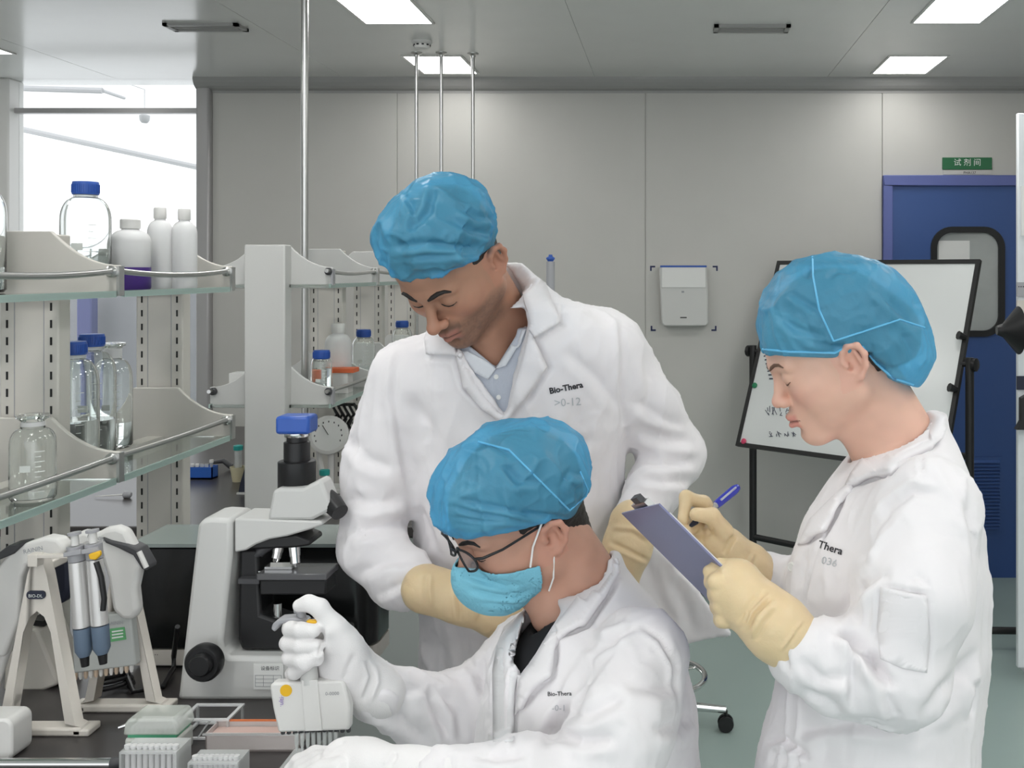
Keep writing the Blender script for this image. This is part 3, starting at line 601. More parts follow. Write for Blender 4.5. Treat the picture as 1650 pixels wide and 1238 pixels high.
for k in range(4): l_.bx(P(411, 1, YM)[0], P(453, 1, YM)[0], YM + .0009, YM + .0012, zz(1089 + 6 * k, YM) - .0003, zz(1089 + 6 * k, YM) + .0003)
for k in (411, 424, 440, 453): l_.bx(P(k, 1, YM)[0] - .0003, P(k, 1, YM)[0] + .0003, YM + .0009, YM + .0012, zz(1107, YM), zz(1089, YM))
l_.build('label_ruling', M_gtxt, cd)
# ------------------------------------------------------------------ pipette stands
def a_stand(uc, Y, vtop, vb, half, lab):
    k = Y / FPX; z0 = ZB; xc = (uc - U0) * k; H_ = (vb - vtop) * k; w_ = half * k
    t = thing('pipette_stand', (xc, Y, ZB), lab, 'stand', 'ivory pipette stands')
    outer = [(-w_, .014), (-w_ * .86, .018), (-.016, H_ - .03), (-.008, H_ - .006), (0, H_), (.008, H_ - .006), (.016, H_ - .03), (w_ * .86, .018), (w_, .014)]
    inner = [(w_ * .62, .020), (.022, H_ * .58), (.012, H_ * .66), (0, H_ * .69), (-.012, H_ * .66), (-.022, H_ * .58), (-w_ * .62, .020)]
    y0, y1 = Y + .004, Y + .030
    m = MB(); A = outer; B = [(-w_ * .62, .020), (-.022, H_ * .58), (-.012, H_ * .66), (0, H_ * .69), (.012, H_ * .66), (.022, H_ * .58), (w_ * .62, .020)]
    pairs = [(0, 0), (1, 0), (2, 1), (3, 2), (4, 3), (5, 4), (6, 5), (7, 6), (8, 6)]
    for (i, j), (i2, j2) in zip(pairs[:-1], pairs[1:]):
        q = [A[i], A[i2], B[j2]] + ([B[j]] if j != j2 else []); m.prism([(xc + a, z0 + b) for a, b in q], 'y', y0, y1)
    bm_ = m; bm_.build('a_frame', M_ivory, t, bevel=.003)
    MB().bx(xc - w_ - .002, xc + w_ + .002, Y, Y + .034, z0, z0 + .0145).build('base_bar', M_ivory, t, bevel=.004)
    for q in (-1, 1): MB().bx(xc + q * w_ - .014, xc + q * w_ + .014, Y + .0, Y + .040, z0, z0 + .0120).build('foot', M_ivory, t, bevel=.003)
    MB().bx(xc - .012, xc + .012, Y + .030, Y + .075, z0 + H_ - .03, z0 + H_ - .015).build('rest_arm', M_ivory, t, bevel=.003)
    return t, xc, H_
s1, xc1, H1 = a_stand(57, 1.765, 899, 1190, 72, 'ivory A-shaped pipette stand nearer the camera with oval badge')
bd = MB().prism(rrect(xc1 - .0155, xc1 + .0155, P(0, 966, 1.765)[2], P(0, 953, 1.765)[2], .006), 'y', 1.7655, 1.769).build('badge', M_navy, s1)
text_obj('badge_text', 'BIO-DL', .0075, (xc1, 1.7650, P(0, 963, 1.765)[2]), (1, 0, 0), (0, 0, 1), M_wtxt, bd, align='CENTER', depth=0)
s2, xc2, H2 = a_stand(191, 1.86, 905, 1151, 67, 'ivory A-shaped pipette stand further back beside the microscope')
MB().bx(xc1 + .010, P(165, 1, 1.758)[0], 1.7525, 1.764, P(0, 899, 1.758)[2], P(0, 893, 1.758)[2]).bx(xc1 - .006, xc1 + .0105, 1.7525, 1.772, P(0, 912, 1.76)[2], P(0, 893, 1.758)[2]).build('hanger_bar', M_ivory, s1, bevel=.001)
# electronic pipette lying over the near stand, cut by the picture edge
Y = 1.80
t = thing('pipette', (P(40, 1, Y)[0], Y, ZB), 'white pipette hanging on the near stand with navy cushion', 'pipette', 'pipettes on the stands')
MB().prism(px_poly([(-40, 1060), (-35, 960), (-5, 915), (12, 893), (40, 876), (72, 866), (92, 869), (104, 882), (103, 893), (88, 898), (62, 899), (42, 912), (34, 930), (28, 1000), (6, 1060)], Y + .034), 'y', Y + .034, Y + .066).build('pipette_body', M_white, t, bevel=.010, seg=3)
MB().prism(px_poly([(-30, 905), (-5, 893), (12, 880), (34, 876), (35, 880), (22, 893), (-2, 903), (-28, 914)], Y + .03), 'y', Y + .030, Y + .070).build('finger_grip', M_dgrey, t, bevel=.003)
MB().prism(px_poly([(68, 900), (104, 892), (109, 920), (108, 952), (100, 974), (88, 976), (80, 945)], Y + .034), 'y', Y + .036, Y + .064).build('cushion', M_navy, t, bevel=.006)
MB().tube([P(24, 1000, Y + .05), P(4, 1060, Y + .05), P(-6, 1110, Y + .05)], [.013, .010, .005], 14).build('pipette_shaft', M_white, t, smooth=True)
text_obj('pipette_print', 'RAININ', .0105, P(38, 893, Y + .0335), (1, 0, .22), (-.22, 0, 1), M_gtxt, t, depth=0)
# big multichannel pipette on the far stand
Y = 1.80
t = thing('multichannel_pipette', (P(185, 1, Y)[0], Y, ZB), 'white multichannel pipette with clear head on the far stand', 'pipette', 'pipettes on the stands')
MB().prism(px_poly([(108, 884), (118, 862), (134, 855), (150, 862), (168, 852), (186, 849), (202, 855), (212, 874), (232, 914), (224, 922), (218, 950), (222, 985), (214, 1000), (196, 1000), (180, 985), (172, 930), (160, 892), (140, 880), (122, 890)], Y + .036), 'y', Y + .036, Y + .062).build('pipette_body', M_white, t, bevel=.009, seg=3)
MB().prism(px_poly([(163, 866), (178, 872), (205, 878), (222, 886), (238, 914), (236, 921), (228, 918), (214, 896), (190, 884), (170, 876)], Y + .03), 'y', Y + .030, Y + .066).build('finger_grip', M_dgrey, t, bevel=.003)
MB().tube([P(224, 889, Y + .028), P(236, 915, Y + .028)], .0045, 10).build('grip_end', M_white, t, smooth=True)
hd_ = MB().prism(px_poly([(162, 992), (210, 987), (219, 1073), (118, 1086), (116, 1030), (160, 1022)], Y + .04), 'y', Y + .040, Y + .060).build('channel_head', see_through('head_plastic', (.55, .57, .55), .25, .25), t, bevel=.003)
lb = MB().prism(px_poly([(176, 1014), (200, 1011), (203, 1031), (178, 1035)], Y + .038), 'y', Y + .0385, Y + .0395).build('green_label', mat('label_green', (.12, .38, .16), .6), t)
l_ = MB()
for k in range(3): l_.prism(px_poly([(180, 1017.5 + 5 * k), (198, 1015 + 5 * k), (198.4, 1017 + 5 * k), (180.4, 1019.8 + 5 * k)], Y + .038), 'y', Y + .0380, Y + .0384)
l_.build('label_lines', M_wtxt, lb)
text_obj('head_text', 'RAININ', .0085, P(173, 1008, Y + .0395), (1, 0, .08), (-.08, 0, 1), M_gtxt, t, depth=0)
for k in range(12):
    a = P(122 + 8.2 * k, 1086 - 1.18 * k, Y + .05); MB().lathe([(.0036, .002), (.0036, -.006), (.0022, -.011)], a, 8).build('nozzle', mat('nozzle_copper', (.62, .48, .36), .4) if k % 2 == 0 else M_white, t, smooth=True)
text_obj('pipette_print', 'RAININ', .0095, P(140, 866, Y + .0355), (1, 0, -.25), (.25, 0, 1), M_gtxt, t, depth=0)
# two-barrel manual pipettes in front of it
M_silver = mat('silver_barrel', (.66, .65, .64), .25, metal=.4)
for k, du in enumerate((5, 34)):
    Y = 1.735 + .002 * k; t = thing('pipette', (P(125 + du, 1, Y)[0], Y, ZB), ['silver-barrelled pipette hanging next to the navy cushion', 'silver-barrelled pipette with yellow lever under the white handle'][k], 'pipette', 'pipettes on the stands')
    dv = -4 * k
    MB().tube([P(119 + du, 905 + dv, Y), P(127 + du, 1010 + dv, Y)], [.0128, .0136], 20).build('barrel', M_silver, t, smooth=True)
    MB().tube([P(127.2 + du, 1012 + dv, Y), P(130 + du, 1048 + dv, Y), P(131 + du, 1058 + dv, Y)], [.0136, .0134, .0085], 20).build('lower_sleeve', M_slate, t, smooth=True)
    MB().tube([P(131 + du, 1059 + dv, Y), P(132.5 + du, 1074 + dv, Y)], [.0075, .0060], 14).build('tip_cone', M_black, t, smooth=True)
    MB().tube([P(116.5 + du, 880 + dv, Y), P(119 + du, 904 + dv, Y)], [.0136, .0130], 20).build('collar_ring', M_greyp, t, smooth=True)
    MB().tube([P(115 + du, 862 + dv, Y), P(116.5 + du, 879 + dv, Y)], [.0062, .0062], 14).build('plunger', M_white, t, smooth=True)
    MB().tube([P(114.5 + du, 858 + dv, Y), P(115 + du, 862 + dv, Y)], [.0105, .0105], 16).build('plunger_button', M_greyp, t, smooth=True)
    MB().prism(px_poly([(100 + du * .9, 890 + dv), (128 + du * .9, 884 + dv), (129 + du, 892 + dv), (101 + du * .9, 897 + dv)], Y - .012), 'y', Y - .018, Y - .013).build('finger_hook', M_greyp, t, bevel=.001)
    if k: MB().prism(px_poly([(146, 892), (164, 886), (166, 893), (158, 901), (148, 900)], Y - .018), 'y', Y - .026, Y - .0185).build('lever', M_yellow, t, bevel=.002)
    if k: MB().tube([P(155, 906, Y - .02), P(163, 930, Y - .02), P(168, 965, Y - .02), P(166, 984, Y - .02)], .0045, 10).build('ejector_arm', M_black, t, smooth=True)
# sloping charger block, cables
Y = 1.965; t = thing('charger_block', (P(40, 1, Y)[0], Y, ZB), 'ivory sloping charger block behind the near pipette stand', 'charger')
MB().prism(px_poly([(5, 1114), (8, 1042), (30, 1022), (52, 1012), (60, 1016), (92, 1096), (92, 1105), (68, 1114)], Y), 'y', Y, Y + .09).build('block_body', M_ivory, t, bevel=.006); MB().prism(px_poly([(42, 1002), (64, 1004), (66, 1013), (42, 1011)], Y), 'y', Y + .01, Y + .05).build('contact_strip', M_black, t)
m = MB(); cxy = at(178, 1112)
pts = []
for i in range(64):
    a = i * .42; r_ = .030 - .00018 * i; pts.append((cxy[0] + r_ * 1.15 * math.cos(a) + .004 * math.sin(i * .9), cxy[1] + r_ * 1.2 * math.sin(a), ZB + .0058 + .0007 * i))
q0 = at(215, 1120); q1 = at(262, 1112); pts += [(q0[0], q0[1], ZB + .0058), (q1[0], q1[1], ZB + .0058), (*at(280, 1085), ZB + .01), (*at(280, 1082), ZB + .03), tuple(P(286, 1010, 1.99))]
m.tube(pts, .0048, 8); tag(m.build('power_cable', M_black, smooth=True), 'coiled black power cable under the far pipette stand', 'cable')
# ------------------------------------------------------------------ in front: boxes, racks, trough, bar
def tip_box(x0, x1, y0, y1, lab):
    t = thing('tip_box', ((x0 + x1) / 2, (y0 + y1) / 2, ZB), lab, 'box', 'pipette tip boxes')
    MB().bx(x0, x1, y0, y1, ZB, ZB + .034).build('box_base', see_through('box_milky', (.78, .79, .74), .4, .25), t, bevel=.004)
    MB().bx(x0 + .004, x1 - .004, y0 + .003, y1 - .003, ZB + .0345, ZB + .039).build('green_tray', mat('tray_green', (.10, .42, .24), .4), t)
    l = MB(); a, b = .0, .006
    l.prism([(x0 - .002, ZB + .0395), (x1 + .002, ZB + .0395), (x1 - .001, ZB + .058), (x1 - .007, ZB + .066), (x0 + .007, ZB + .066), (x0 + .001, ZB + .058)], 'y', y0 - .002, y1 + .002)
    l.build('lid', see_through('lid_greenish', (.80, .84, .78), .25, .60), t, bevel=.004)
    for i in range(8):
        for j in range(4): pass
    tp = MB()
    for i in range(10):
        for j in range(6): tp.lathe([(.0034, 0), (.0034, .010)], (x0 + .009 + (x1 - x0 - .018) * i / 9, y0 + .009 + (y1 - y0 - .018) * j / 5, ZB + .0392), 6)
    stuff(tp.build('tip_row', M_milk, t)); MB().box((x0 - .004, (y0 + y1) / 2, ZB + .044), (.008, .02, .014)).build('latch', M_clear, t, bevel=.002)
    MB().tube([(x0 - .007, y0 + .02, ZB + .047), (x0 - .018, y0 + .018, ZB + .044)], .003, 8).build('hinge_pin', M_chrome, t, smooth=True)
xa, xb = P(199, 1, 1.68)[0], P(286, 1, 1.68)[0]; tip_box(xa, xb, 1.682, 1.738, 'greenish tip box with clear lid beside the far stand foot')
def clear_rack(x0, x1, y0, y1, h_, lab, n=9):
    t = thing('tube_rack', ((x0 + x1) / 2, (y0 + y1) / 2, ZB), lab, 'rack', 'clear racks at the bench front')
    MB().bx(x0, x1, y0, y1, ZB + h_ - .003, ZB + h_).build('top_plate', M_clear, t); MB().bx(x0, x1, y0, y1, ZB, ZB + .003).build('bottom_plate', M_clear, t)
    for a, b in ((x0, x0 + .003), (x1 - .003, x1)): MB().bx(a, b, y0, y1, ZB + .003, ZB + h_ - .003).build('end_plate', M_clear, t)
    for i in range(n): xx = x0 + .007 + (x1 - x0 - .014) * i / (n - 1); MB().lathe([(.0015, .004), (.0042, .016), (.0042, h_ + .002), (.0052, h_ + .0025), (.0052, h_ + .006)], (xx, y0 + .012, ZB), 10).build('rack_tube', M_milk, t, smooth=True)
xa, xb = P(192, 1, 1.60)[0], P(284, 1, 1.60)[0]; clear_rack(xa, xb, 1.600, 1.650, .050, 'clear ribbed rack in front of the greenish tip box')
xa, xb = P(302, 1, 1.595)[0], P(383, 1, 1.595)[0]; clear_rack(xa, xb, 1.595, 1.64, .036, 'low clear rack in front of the reagent trough')
xa, xb = P(292, 1, 1.76)[0], P(372, 1, 1.76)[0]; t = thing('acrylic_rack', ((xa + xb) / 2, 1.79, ZB), 'empty clear acrylic frame rack behind the tip box', 'rack')
f = MB(); zt_ = ZB + .032
for z in (ZB + .001, zt_):
    f.bx(xa, xb, 1.752, 1.758, z, z + .003).bx(xa, xb, 1.812, 1.818, z, z + .003).bx(xa, xa + .006, 1.758, 1.812, z, z + .003).bx(xb - .006, xb, 1.758, 1.812, z, z + .003)
f.build('frame_plate', mat('acrylic_white', (.74, .74, .74), .2), t)
for xx in (xa + .003, xb - .003):
    for yy in (1.755, 1.815): MB().bx(xx - .002, xx + .002, yy - .002, yy + .002, ZB, zt_).build('corner_post', M_clear, t)
MB().tube([(xa + .03, 1.756, ZB + .004), (xa + .05, 1.756, zt_)], .0016, 6).tube([(xa + .06, 1.756, ZB + .004), (xa + .062, 1.756, zt_)], .0016, 6).build('brace', M_clear, t)
xa, xb = P(331, 1, 1.712)[0], P(478, 1, 1.712)[0]; y0 = 1.712; t = thing('reagent_trough', ((xa + xb) / 2, y0 + .02, ZB), 'long clear trough with orange rim under the held pipette', 'trough')
f = MB(); f.bx(xa, xb, y0, y0 + .002, ZB, ZB + .030).bx(xa, xb, y0 + .044, y0 + .046, ZB, ZB + .030).bx(xa, xa + .002, y0, y0 + .046, ZB, ZB + .030).bx(xb - .002, xb, y0, y0 + .046, ZB, ZB + .030).bx(xa, xb, y0, y0 + .046, ZB, ZB + .003)
f.build('trough_wall', see_through('trough_plastic', (.74, .68, .66), .3, .25), t); MB().bx(xa + .0025, xb - .0025, y0 + .0025, y0 + .0435, ZB + .0035, ZB + .022).build('pink_liquid', mat('pink_liquid', (.68, .50, .45), .1), t)
MB().bx(xa + .01, xb - .03, y0 + .0445, y0 + .0475, ZB + .0295, ZB + .0325).build('orange_rim', mat('orange_rim', (.75, .22, .08), .4), t)
MB().bx(xa - .004, xb + .004, y0 - .003, y0 + .0, ZB + .027, ZB + .030).build('front_lip', M_clear, t)
t = thing('chrome_bar', (P(90, 1, 1.652)[0], 1.652, ZB), 'chrome bar with dark end lying along the bench front', 'bar'); a, b = P(-60, 1, 1.652)[0], P(180, 1, 1.652)[0]
MB().tube([(a, 1.652, ZB + .0085), (b, 1.652, ZB + .0085)], .0085, 18).build('bar_rod', M_chrome, t, smooth=True); MB().tube([(b, 1.652, ZB + .0092), (b + .004, 1.652, ZB + .0095), (b + .013, 1.654, ZB + .0095)], [.0088, .0092, .0075], 16).build('end_cap', M_dgrey, t, smooth=True)
a, b = P(-60, 1, 1.665)[0], P(13, 1, 1.665)[0]; t = thing('white_device', ((a + b) / 2, 1.69, ZB), 'rounded white device corner at the bench front by the picture edge', 'device')
MB().prism(rrect(a, b, ZB, ZB + .068, .014), 'y', 1.675, 1.73).build('device_shell', M_white, t, bevel=.004); MB().bx(a + .01, b - .02, 1.6735, 1.675, ZB + .02, ZB + .045).build('device_panel', M_greyp, t)
# ------------------------------------------------------------------ whiteboard on its stand
th, al, W_, H_ = .718, .37, 1.12, .988; C_ = np.array([.868, 5.013, 1.250])
wv_ = np.array([math.cos(th), -math.sin(th), 0]); hv = np.array([math.sin(th) * math.sin(al), math.cos(th) * math.sin(al), math.cos(al)]); nv = np.cross(wv_, hv)
def B(a, b, c=0.0): return C_ + wv_ * a + hv * b + nv * c
wb_ = thing('whiteboard', (C_[0], C_[1], 0), 'tilted white board in black frame on a black wheeled stand', 'whiteboard')
def slab(m, a0, a1, b0, b1, c0, c1): return m.add([B(a, b, c) for c in (c0, c1) for b in (b0, b1) for a in (a0, a1)], [(0, 1, 3, 2), (4, 6, 7, 5), (0, 4, 5, 1), (2, 3, 7, 6), (0, 2, 6, 4), (1, 5, 7, 3)])
sgn = 1 if (nv @ (np.array([0, 0, EYE]) - C_)) > 0 else -1
def sl2(m, a0, a1, b0, b1, c0, c1): return slab(m, a0, a1, b0, b1, sgn * c0, sgn * c1)
sl2(MB(), -W_ / 2 + .018, W_ / 2 - .018, -H_ / 2 + .018, H_ / 2 - .018, -.008, .004).build('board_panel', mat('whiteboard_white', (.70, .72, .71), .22), wb_)
f = MB(); w2, h2 = W_ / 2, H_ / 2
sl2(f, -w2, w2, h2 - .02, h2, -.012, .010); sl2(f, -w2, w2, -h2, -h2 + .02, -.012, .010); sl2(f, -w2, -w2 + .02, -h2 + .02, h2 - .02, -.012, .010); sl2(f, w2 - .02, w2, -h2 + .02, h2 - .02, -.012, .010)
f.build('board_frame', M_blackm, wb_)
nh = np.array([-1, .03, 0])
for q in (-1, 1):
    pv = B(q * (w2 + .03), 0); MB().tube([(pv[0], pv[1], .085), (pv[0], pv[1], pv[2] + .03)], .019, 14).build('stand_post', M_blackm, wb_, smooth=True)
    kb = MB(); pin = wv_ * q; kb.lathe([(.012, -.04), (.012, .012), (.028, .014), (.030, .020), (.030, .032), (.024, .036)], pv, 10, axis=pin); kb.build('pivot_knob', M_black, wb_, smooth=True)
    a = np.array([pv[0], pv[1], .085]); ft = MB().tube([a - nh * .27, a + nh * .27], .016, 12).build('stand_foot', M_blackm, wb_, smooth=True)
    for e in (-1, 1):
        c = a + nh * .25 * e; w3 = MB(); w3.lathe([(.012, -.012), (.030, -.011), (.032, -.006), (.032, .006), (.030, .011), (.012, .012)], (c[0], c[1], .033), 20, axis=(.6, -.8, 0)); w3.build('caster', M_black, wb_, smooth=True)
        MB().tube([(c[0], c[1], .033), (c[0], c[1], .075)], .008, 8).build('caster_stem', M_steel, wb_, smooth=True)
pl, prr = B(-(w2 + .03), 0), B(w2 + .03, 0)
for z in (.845, .30): MB().tube([(pl[0], pl[1], z), (prr[0], prr[1], z)], .016, 12).build('cross_rail', M_blackm, wb_, smooth=True)
for q, bb in ((1, .18), (1, -.06)): 
    p = B(w2 - .006, bb - .06, .012 * sgn); MB().tube([p, p + nv * sgn * .03 - wv_ * .02], [.012, .02], 8).build('edge_clip', M_black, wb_, smooth=True)
wr = MB(); rnd = random.Random(5)
def stroke(pts, r=.0022): wr.tube([B(a, b, sgn * .0062) for a, b in pts], r, 5)
def wpt(u, v):
    d = P(u, v, 1.0) - np.array([0, 0, EYE]); s_ = ((C_ - np.array([0, 0, EYE])) @ nv) / (d @ nv); p = np.array([0, 0, EYE]) + d * s_ - C_; return p @ wv_, p @ hv
for (u0, v0, n_, dx, sz) in ((1268, 662, 5, 11, 9), (1274, 700, 4, 12, 5), (1455, 466, 3, 10, 8)):
    for k in range(n_):
        for j in range(4):
            a = wpt(u0 + dx * k + rnd.uniform(-4, 4) - 30, v0 + rnd.uniform(-sz, sz)); b = wpt(u0 + dx * k + rnd.uniform(-4, 4) - 30, v0 + rnd.uniform(-sz, sz)); stroke([a, b], .0016)
for k in range(7): a0_ = wpt(1232 + 1.5 * k, 575 + 6 * k); a1_ = wpt(1246 + 1.5 * k, 572 + 7 * k); stroke([a0_, ((a0_[0] + a1_[0]) / 2, (a0_[1] + a1_[1]) / 2 + .005), a1_], .0034)
for k in range(4): stroke([wpt(1418 + 6 * k, 448 - k), wpt(1419 + 6 * k, 436 - k)], .0026); stroke([wpt(1419 + 6 * k, 440), wpt(1418.5 + 6 * k, 462)], .0014)
for k in range(3): stroke([wpt(1262 + 3 * k, 436), wpt(1259 + 3 * k, 452)], .0040)
stuff(wr.build('marker_writing', mat('marker_ink', (.06, .065, .10), .6), wb_))
for (u, v, m_, lab) in ((1434, 437, mat('magnet_red', (.45, .02, .05), .4), 'small dark red magnet near the top of the white board'), (1217, 622, mat('magnet_green', (.02, .22, .10), .4), 'green magnet at the edge of the white board'), (1200, 712, mat('magnet_pink', (.62, .06, .14), .4), 'pink magnet in the lower corner of the white board')):
    a, b = wpt(u, v); a = max(a, -w2 + .035); m = MB(); m.lathe([(.013, 0), (.014, .002), (.014, .008), (.011, .010)], B(a, b, sgn * .0045), 18, axis=nv * sgn); tag(m.build('magnet', m_, smooth=True, base=B(a, b, sgn * .0045)), lab, 'magnet', 'magnets on the white board')
# ------------------------------------------------------------------ right-hand cabinet, black hood, tap pole
YC = 4.25; xc0 = P(1640, 1, YC)[0]; t = thing('equipment_panel', (xc0 + .3, YC, 0), 'tall white equipment panel at the picture edge beside the blue door', 'panel')
ztop = P(0, 182, YC)[2]; MB().bx(xc0, xc0 + .6, YC, YC + .025, .06, ztop).bx(xc0 + .06, xc0 + .56, YC - .2, YC + .2, 0, .06).build('panel_body', mat('cabinet_white', (.70, .73, .75), .4), t, bevel=.004)
for (v0, v1, m_, nm) in ((455, 478, M_greyp, 'label_strip'), (484, 520, M_ivory, 'drawer_front'), (606, 628, M_navy, 'display_band'), (300, 380, M_paper, 'notice_sheet')):
    MB().bx(xc0 - .006 if nm != 'notice_sheet' else xc0 + .012, xc0 + .4, YC - .012, YC - .0005, P(0, v1, YC)[2], P(0, v0, YC)[2]).build(nm, m_, t)
text_obj('strip_text', '▪▪▪▪', .016, P(1640, 464, YC - .0125), (1, 0, 0), (0, 0, 1), M_ktxt, t, depth=0)
MB().prism(px_poly([(1640, 640), (1654, 632), (1654, 690), (1632, 690), (1640, 676)], YC), 'y', YC - .05, YC - .013).build('bracket_arm', M_black, t)
hz_ = P(0, 522, YC)[2]; MB().lathe([(.018, -.085), (.022, -.075), (.028, -.06), (.095, -.001), (.095, 0)], (P(1641, 1, YC - .11)[0], YC - .11, hz_ - .02), 24, axis=(1, 0, 0)).tube([(P(1641, 1, YC - .11)[0] - .01, YC - .11, hz_ - .02), (xc0 + .05, YC - .11, hz_ - .02), (xc0 + .06, YC + .001, hz_ - .02)], .02, 10).build('extraction_hood', M_black, t, smooth=True)
Yt = 3.55; x = P(887, 1, Yt)[0]; t = thing('tap_pole', (x, Yt, 0), 'grey pole with blue knob rising behind the standing man', 'pole')
MB().tube([(x, Yt, .02), (x, Yt, P(0, 422, Yt)[2])], .0145, 14).build('pole_tube', M_greyp, t, smooth=True); MB().lathe([(.14, 0), (.14, .012), (.03, .022), (.02, .03)], (x, Yt, 0), 24).build('pole_base', M_greyp, t, smooth=True)
zk = P(0, 421, Yt)[2]; MB().lathe([(.009, -.001), (.012, .004), (.015, .008), (.014, .012), (.007, .016), (.006, .022)], (x, Yt, zk), 16).build('knob', M_capblue, t, smooth=True)
# ------------------------------------------------------------------ stools
def stool(x, y, zs, lab, rot, ring_r=.185, ring_z=.20):
    t = thing('lab_stool', (x, y, 0), lab, 'stool', 'wheeled stools')
    MB().lathe([(.15, zs - .05), (.17, zs - .045), (.175, zs - .02), (.165, zs - .004), (.13, zs)], (x, y, 0), 28).build('seat', M_dgrey, t, smooth=True)
    MB().tube([(x, y, .07), (x, y, zs - .05)], .022, 14).build('column', M_chrome, t, smooth=True)
    rg = MB().tube([(x + ring_r * math.cos(a), y + ring_r * math.sin(a), ring_z) for a in np.linspace(0, 2 * math.pi, 37)], .011, 10, cap=False); rg.build('foot_ring', M_chrome, t, smooth=True)
    sp = MB()
    for k in range(3): a = rot + k * 2.094 + .5; sp.tube([(x + .02 * math.cos(a), y + .02 * math.sin(a), ring_z - .0), (x + ring_r * math.cos(a), y + ring_r * math.sin(a), ring_z)], .006, 8)
    sp.build('ring_spoke', M_chrome, t, smooth=True)
    for k in range(5):
        a = rot + k * 2 * math.pi / 5; ex, ey = x + .26 * math.cos(a), y + .26 * math.sin(a)
        MB().tube([(x, y, .105), (ex, ey, .078)], [.020, .013], 10).build('base_arm', M_chrome, t, smooth=True)
        w3 = MB()
        for q in (-1, 1): w3.lathe([(.008, -.008), (.027, -.008), (.029, 0), (.027, .008), (.008, .008)], (ex - q * .013 * math.sin(a), ey + q * .013 * math.cos(a), .0295), 18, axis=(-math.sin(a), math.cos(a), 0))
        w3.tube([(ex, ey, .03), (ex, ey, .075)], .007, 8); w3.build('caster', M_black, t, smooth=True)
stool(-.060, 3.80, .50, 'wheeled stool with chrome foot ring on the floor behind the seated man', .02)
stool(-.10, 1.70, .528, 'wheeled stool the seated man sits on', .9, .17, .25)
# ------------------------------------------------------------------ clipboard and pen in the woman's hands
A0 = P(1003, 826, 1.66); B0 = P(1060, 808, 1.45); L_ = np.array([.707, 0, -.707]); wd = B0 - A0; wd -= L_ * (wd @ L_); ww = np.linalg.norm(wd); wd /= ww; nn = np.cross(L_, wd); nn = nn if nn[2] > 0 else -nn
def K(a, b, c): return A0 + wd * a * ww + L_ * b + nn * c
def kslab(a0, a1, b0, b1, c0, c1): return MB().add([K(a, b, c) for c in (c0, c1) for b in (b0, b1) for a in (a0, a1)], [(0, 1, 3, 2), (4, 6, 7, 5), (0, 4, 5, 1), (2, 3, 7, 6), (0, 2, 6, 4), (1, 5, 7, 3)])
t = thing('clipboard', tuple(K(.5, .16, 0)), 'blue-grey clipboard with white paper held by the woman', 'clipboard')
kslab(0, 1, 0, .318, -.0025, 0).build('board', mat('clipboard_blue', (.20, .21, .36), .35), t)
kslab(.05, .985, .02, .308, .0004, .0022).build('paper_sheet', M_paper, t)
kslab(.30, .66, -.006, .03, .0028, .012).build('clip', M_steel, t); kslab(.40, .56, -.016, -.004, .004, .013).build('clip_lever', M_dgrey, t)
pa, pb = P(1189, 785, 1.70), P(1110, 850, 1.622); dv = pb - pa
t = thing('pen', tuple(pa), 'clear pen with blue barrel end in the woman\'s writing hand', 'pen')
MB().tube([pa, pa + dv * .06, pa + dv * .10, pa + dv * .44, pa + dv * .46], [.005, .0072, .0075, .0068, .0060], 14).build('pen_cap', mat('pen_blue', (.04, .05, .42), .25), t, smooth=True)
MB().tube([pa + dv * .46, pa + dv * .86], [.0052, .0050], 12).build('pen_barrel', M_clear, t, smooth=True); MB().tube([pa + dv * .86, pa + dv * .96, pb], [.005, .003, .0008], 12).build('pen_tip', M_navy, t, smooth=True)
MB().tube([pa + dv * .05 + np.array([0, -.008, .004]), pa + dv * .36 + np.array([0, -.010, .004])], .0018, 8).build('pen_clip', M_clear, t, smooth=True)
# ------------------------------------------------------------------ the held multichannel pipette
Y = 1.60; t = thing('multichannel_pipette', tuple(P(504, 1140, Y)), 'white multichannel pipette gripped in the seated man\'s gloved hand', 'pipette')
MB().prism(px_poly([(438, 1103), (443, 1097), (555, 1093), (559, 1101), (567, 1136), (566, 1173), (452, 1177), (443, 1137)], Y), 'y', Y - .010, Y + .010).build('channel_head', M_white, t, bevel=.004)
MB().prism(px_poly([(486, 1096), (512, 1095), (520, 1177), (492, 1178)], Y - .010), 'y', Y - .0125, Y - .0102).build('head_ridge', M_white, t, bevel=.001)
MB().tube([P(488, 998, Y), P(494, 1040, Y), P(499, 1100, Y)], [.0115, .0125, .0135], 18).build('handle', M_lightg, t, smooth=True)
MB().tube([P(484, 984, Y), P(487, 998, Y)], [.0062, .0070], 14).build('plunger', M_greyp, t, smooth=True); MB().tube([P(483.4, 981, Y), P(484, 985, Y)], [.0095, .0095], 16).build('plunger_button', M_greyp, t, smooth=True)
MB().prism(px_poly([(441, 1010), (444, 1001), (455, 994), (478, 992), (496, 996), (496, 1001), (470, 999), (456, 1003), (447, 1015)], Y), 'y', Y - .012, Y + .012).build('finger_rest', M_greyp, t, bevel=.003)
MB().prism(px_poly([(495, 999), (500, 997), (511, 998), (513, 1003), (508, 1009), (499, 1005)], Y - .012), 'y', Y - .020, Y - .012).build('lever', M_yellow, t, bevel=.002)
for k in range(12): MB().lathe([(.0034, .003), (.0036, -.004), (.0026, -.006)], P(456 + 9.6 * k, 1177 - .3 * k, Y), 8).build('nozzle', M_dgrey, t, smooth=True)
for k in range(8): MB().lathe([(.0034, .002), (.0030, -.016), (.0010, -.026)], P(478 + 9.0 * k, 1183 - .3 * k, Y - .002), 8).build('pipette_tip', M_clear, t, smooth=True)
MB().lathe([(.009, 0), (.009, .0008)], P(461, 1113, Y - .0103), 18, axis=(0, -1, 0)).build('logo_dot', M_yellow, t)
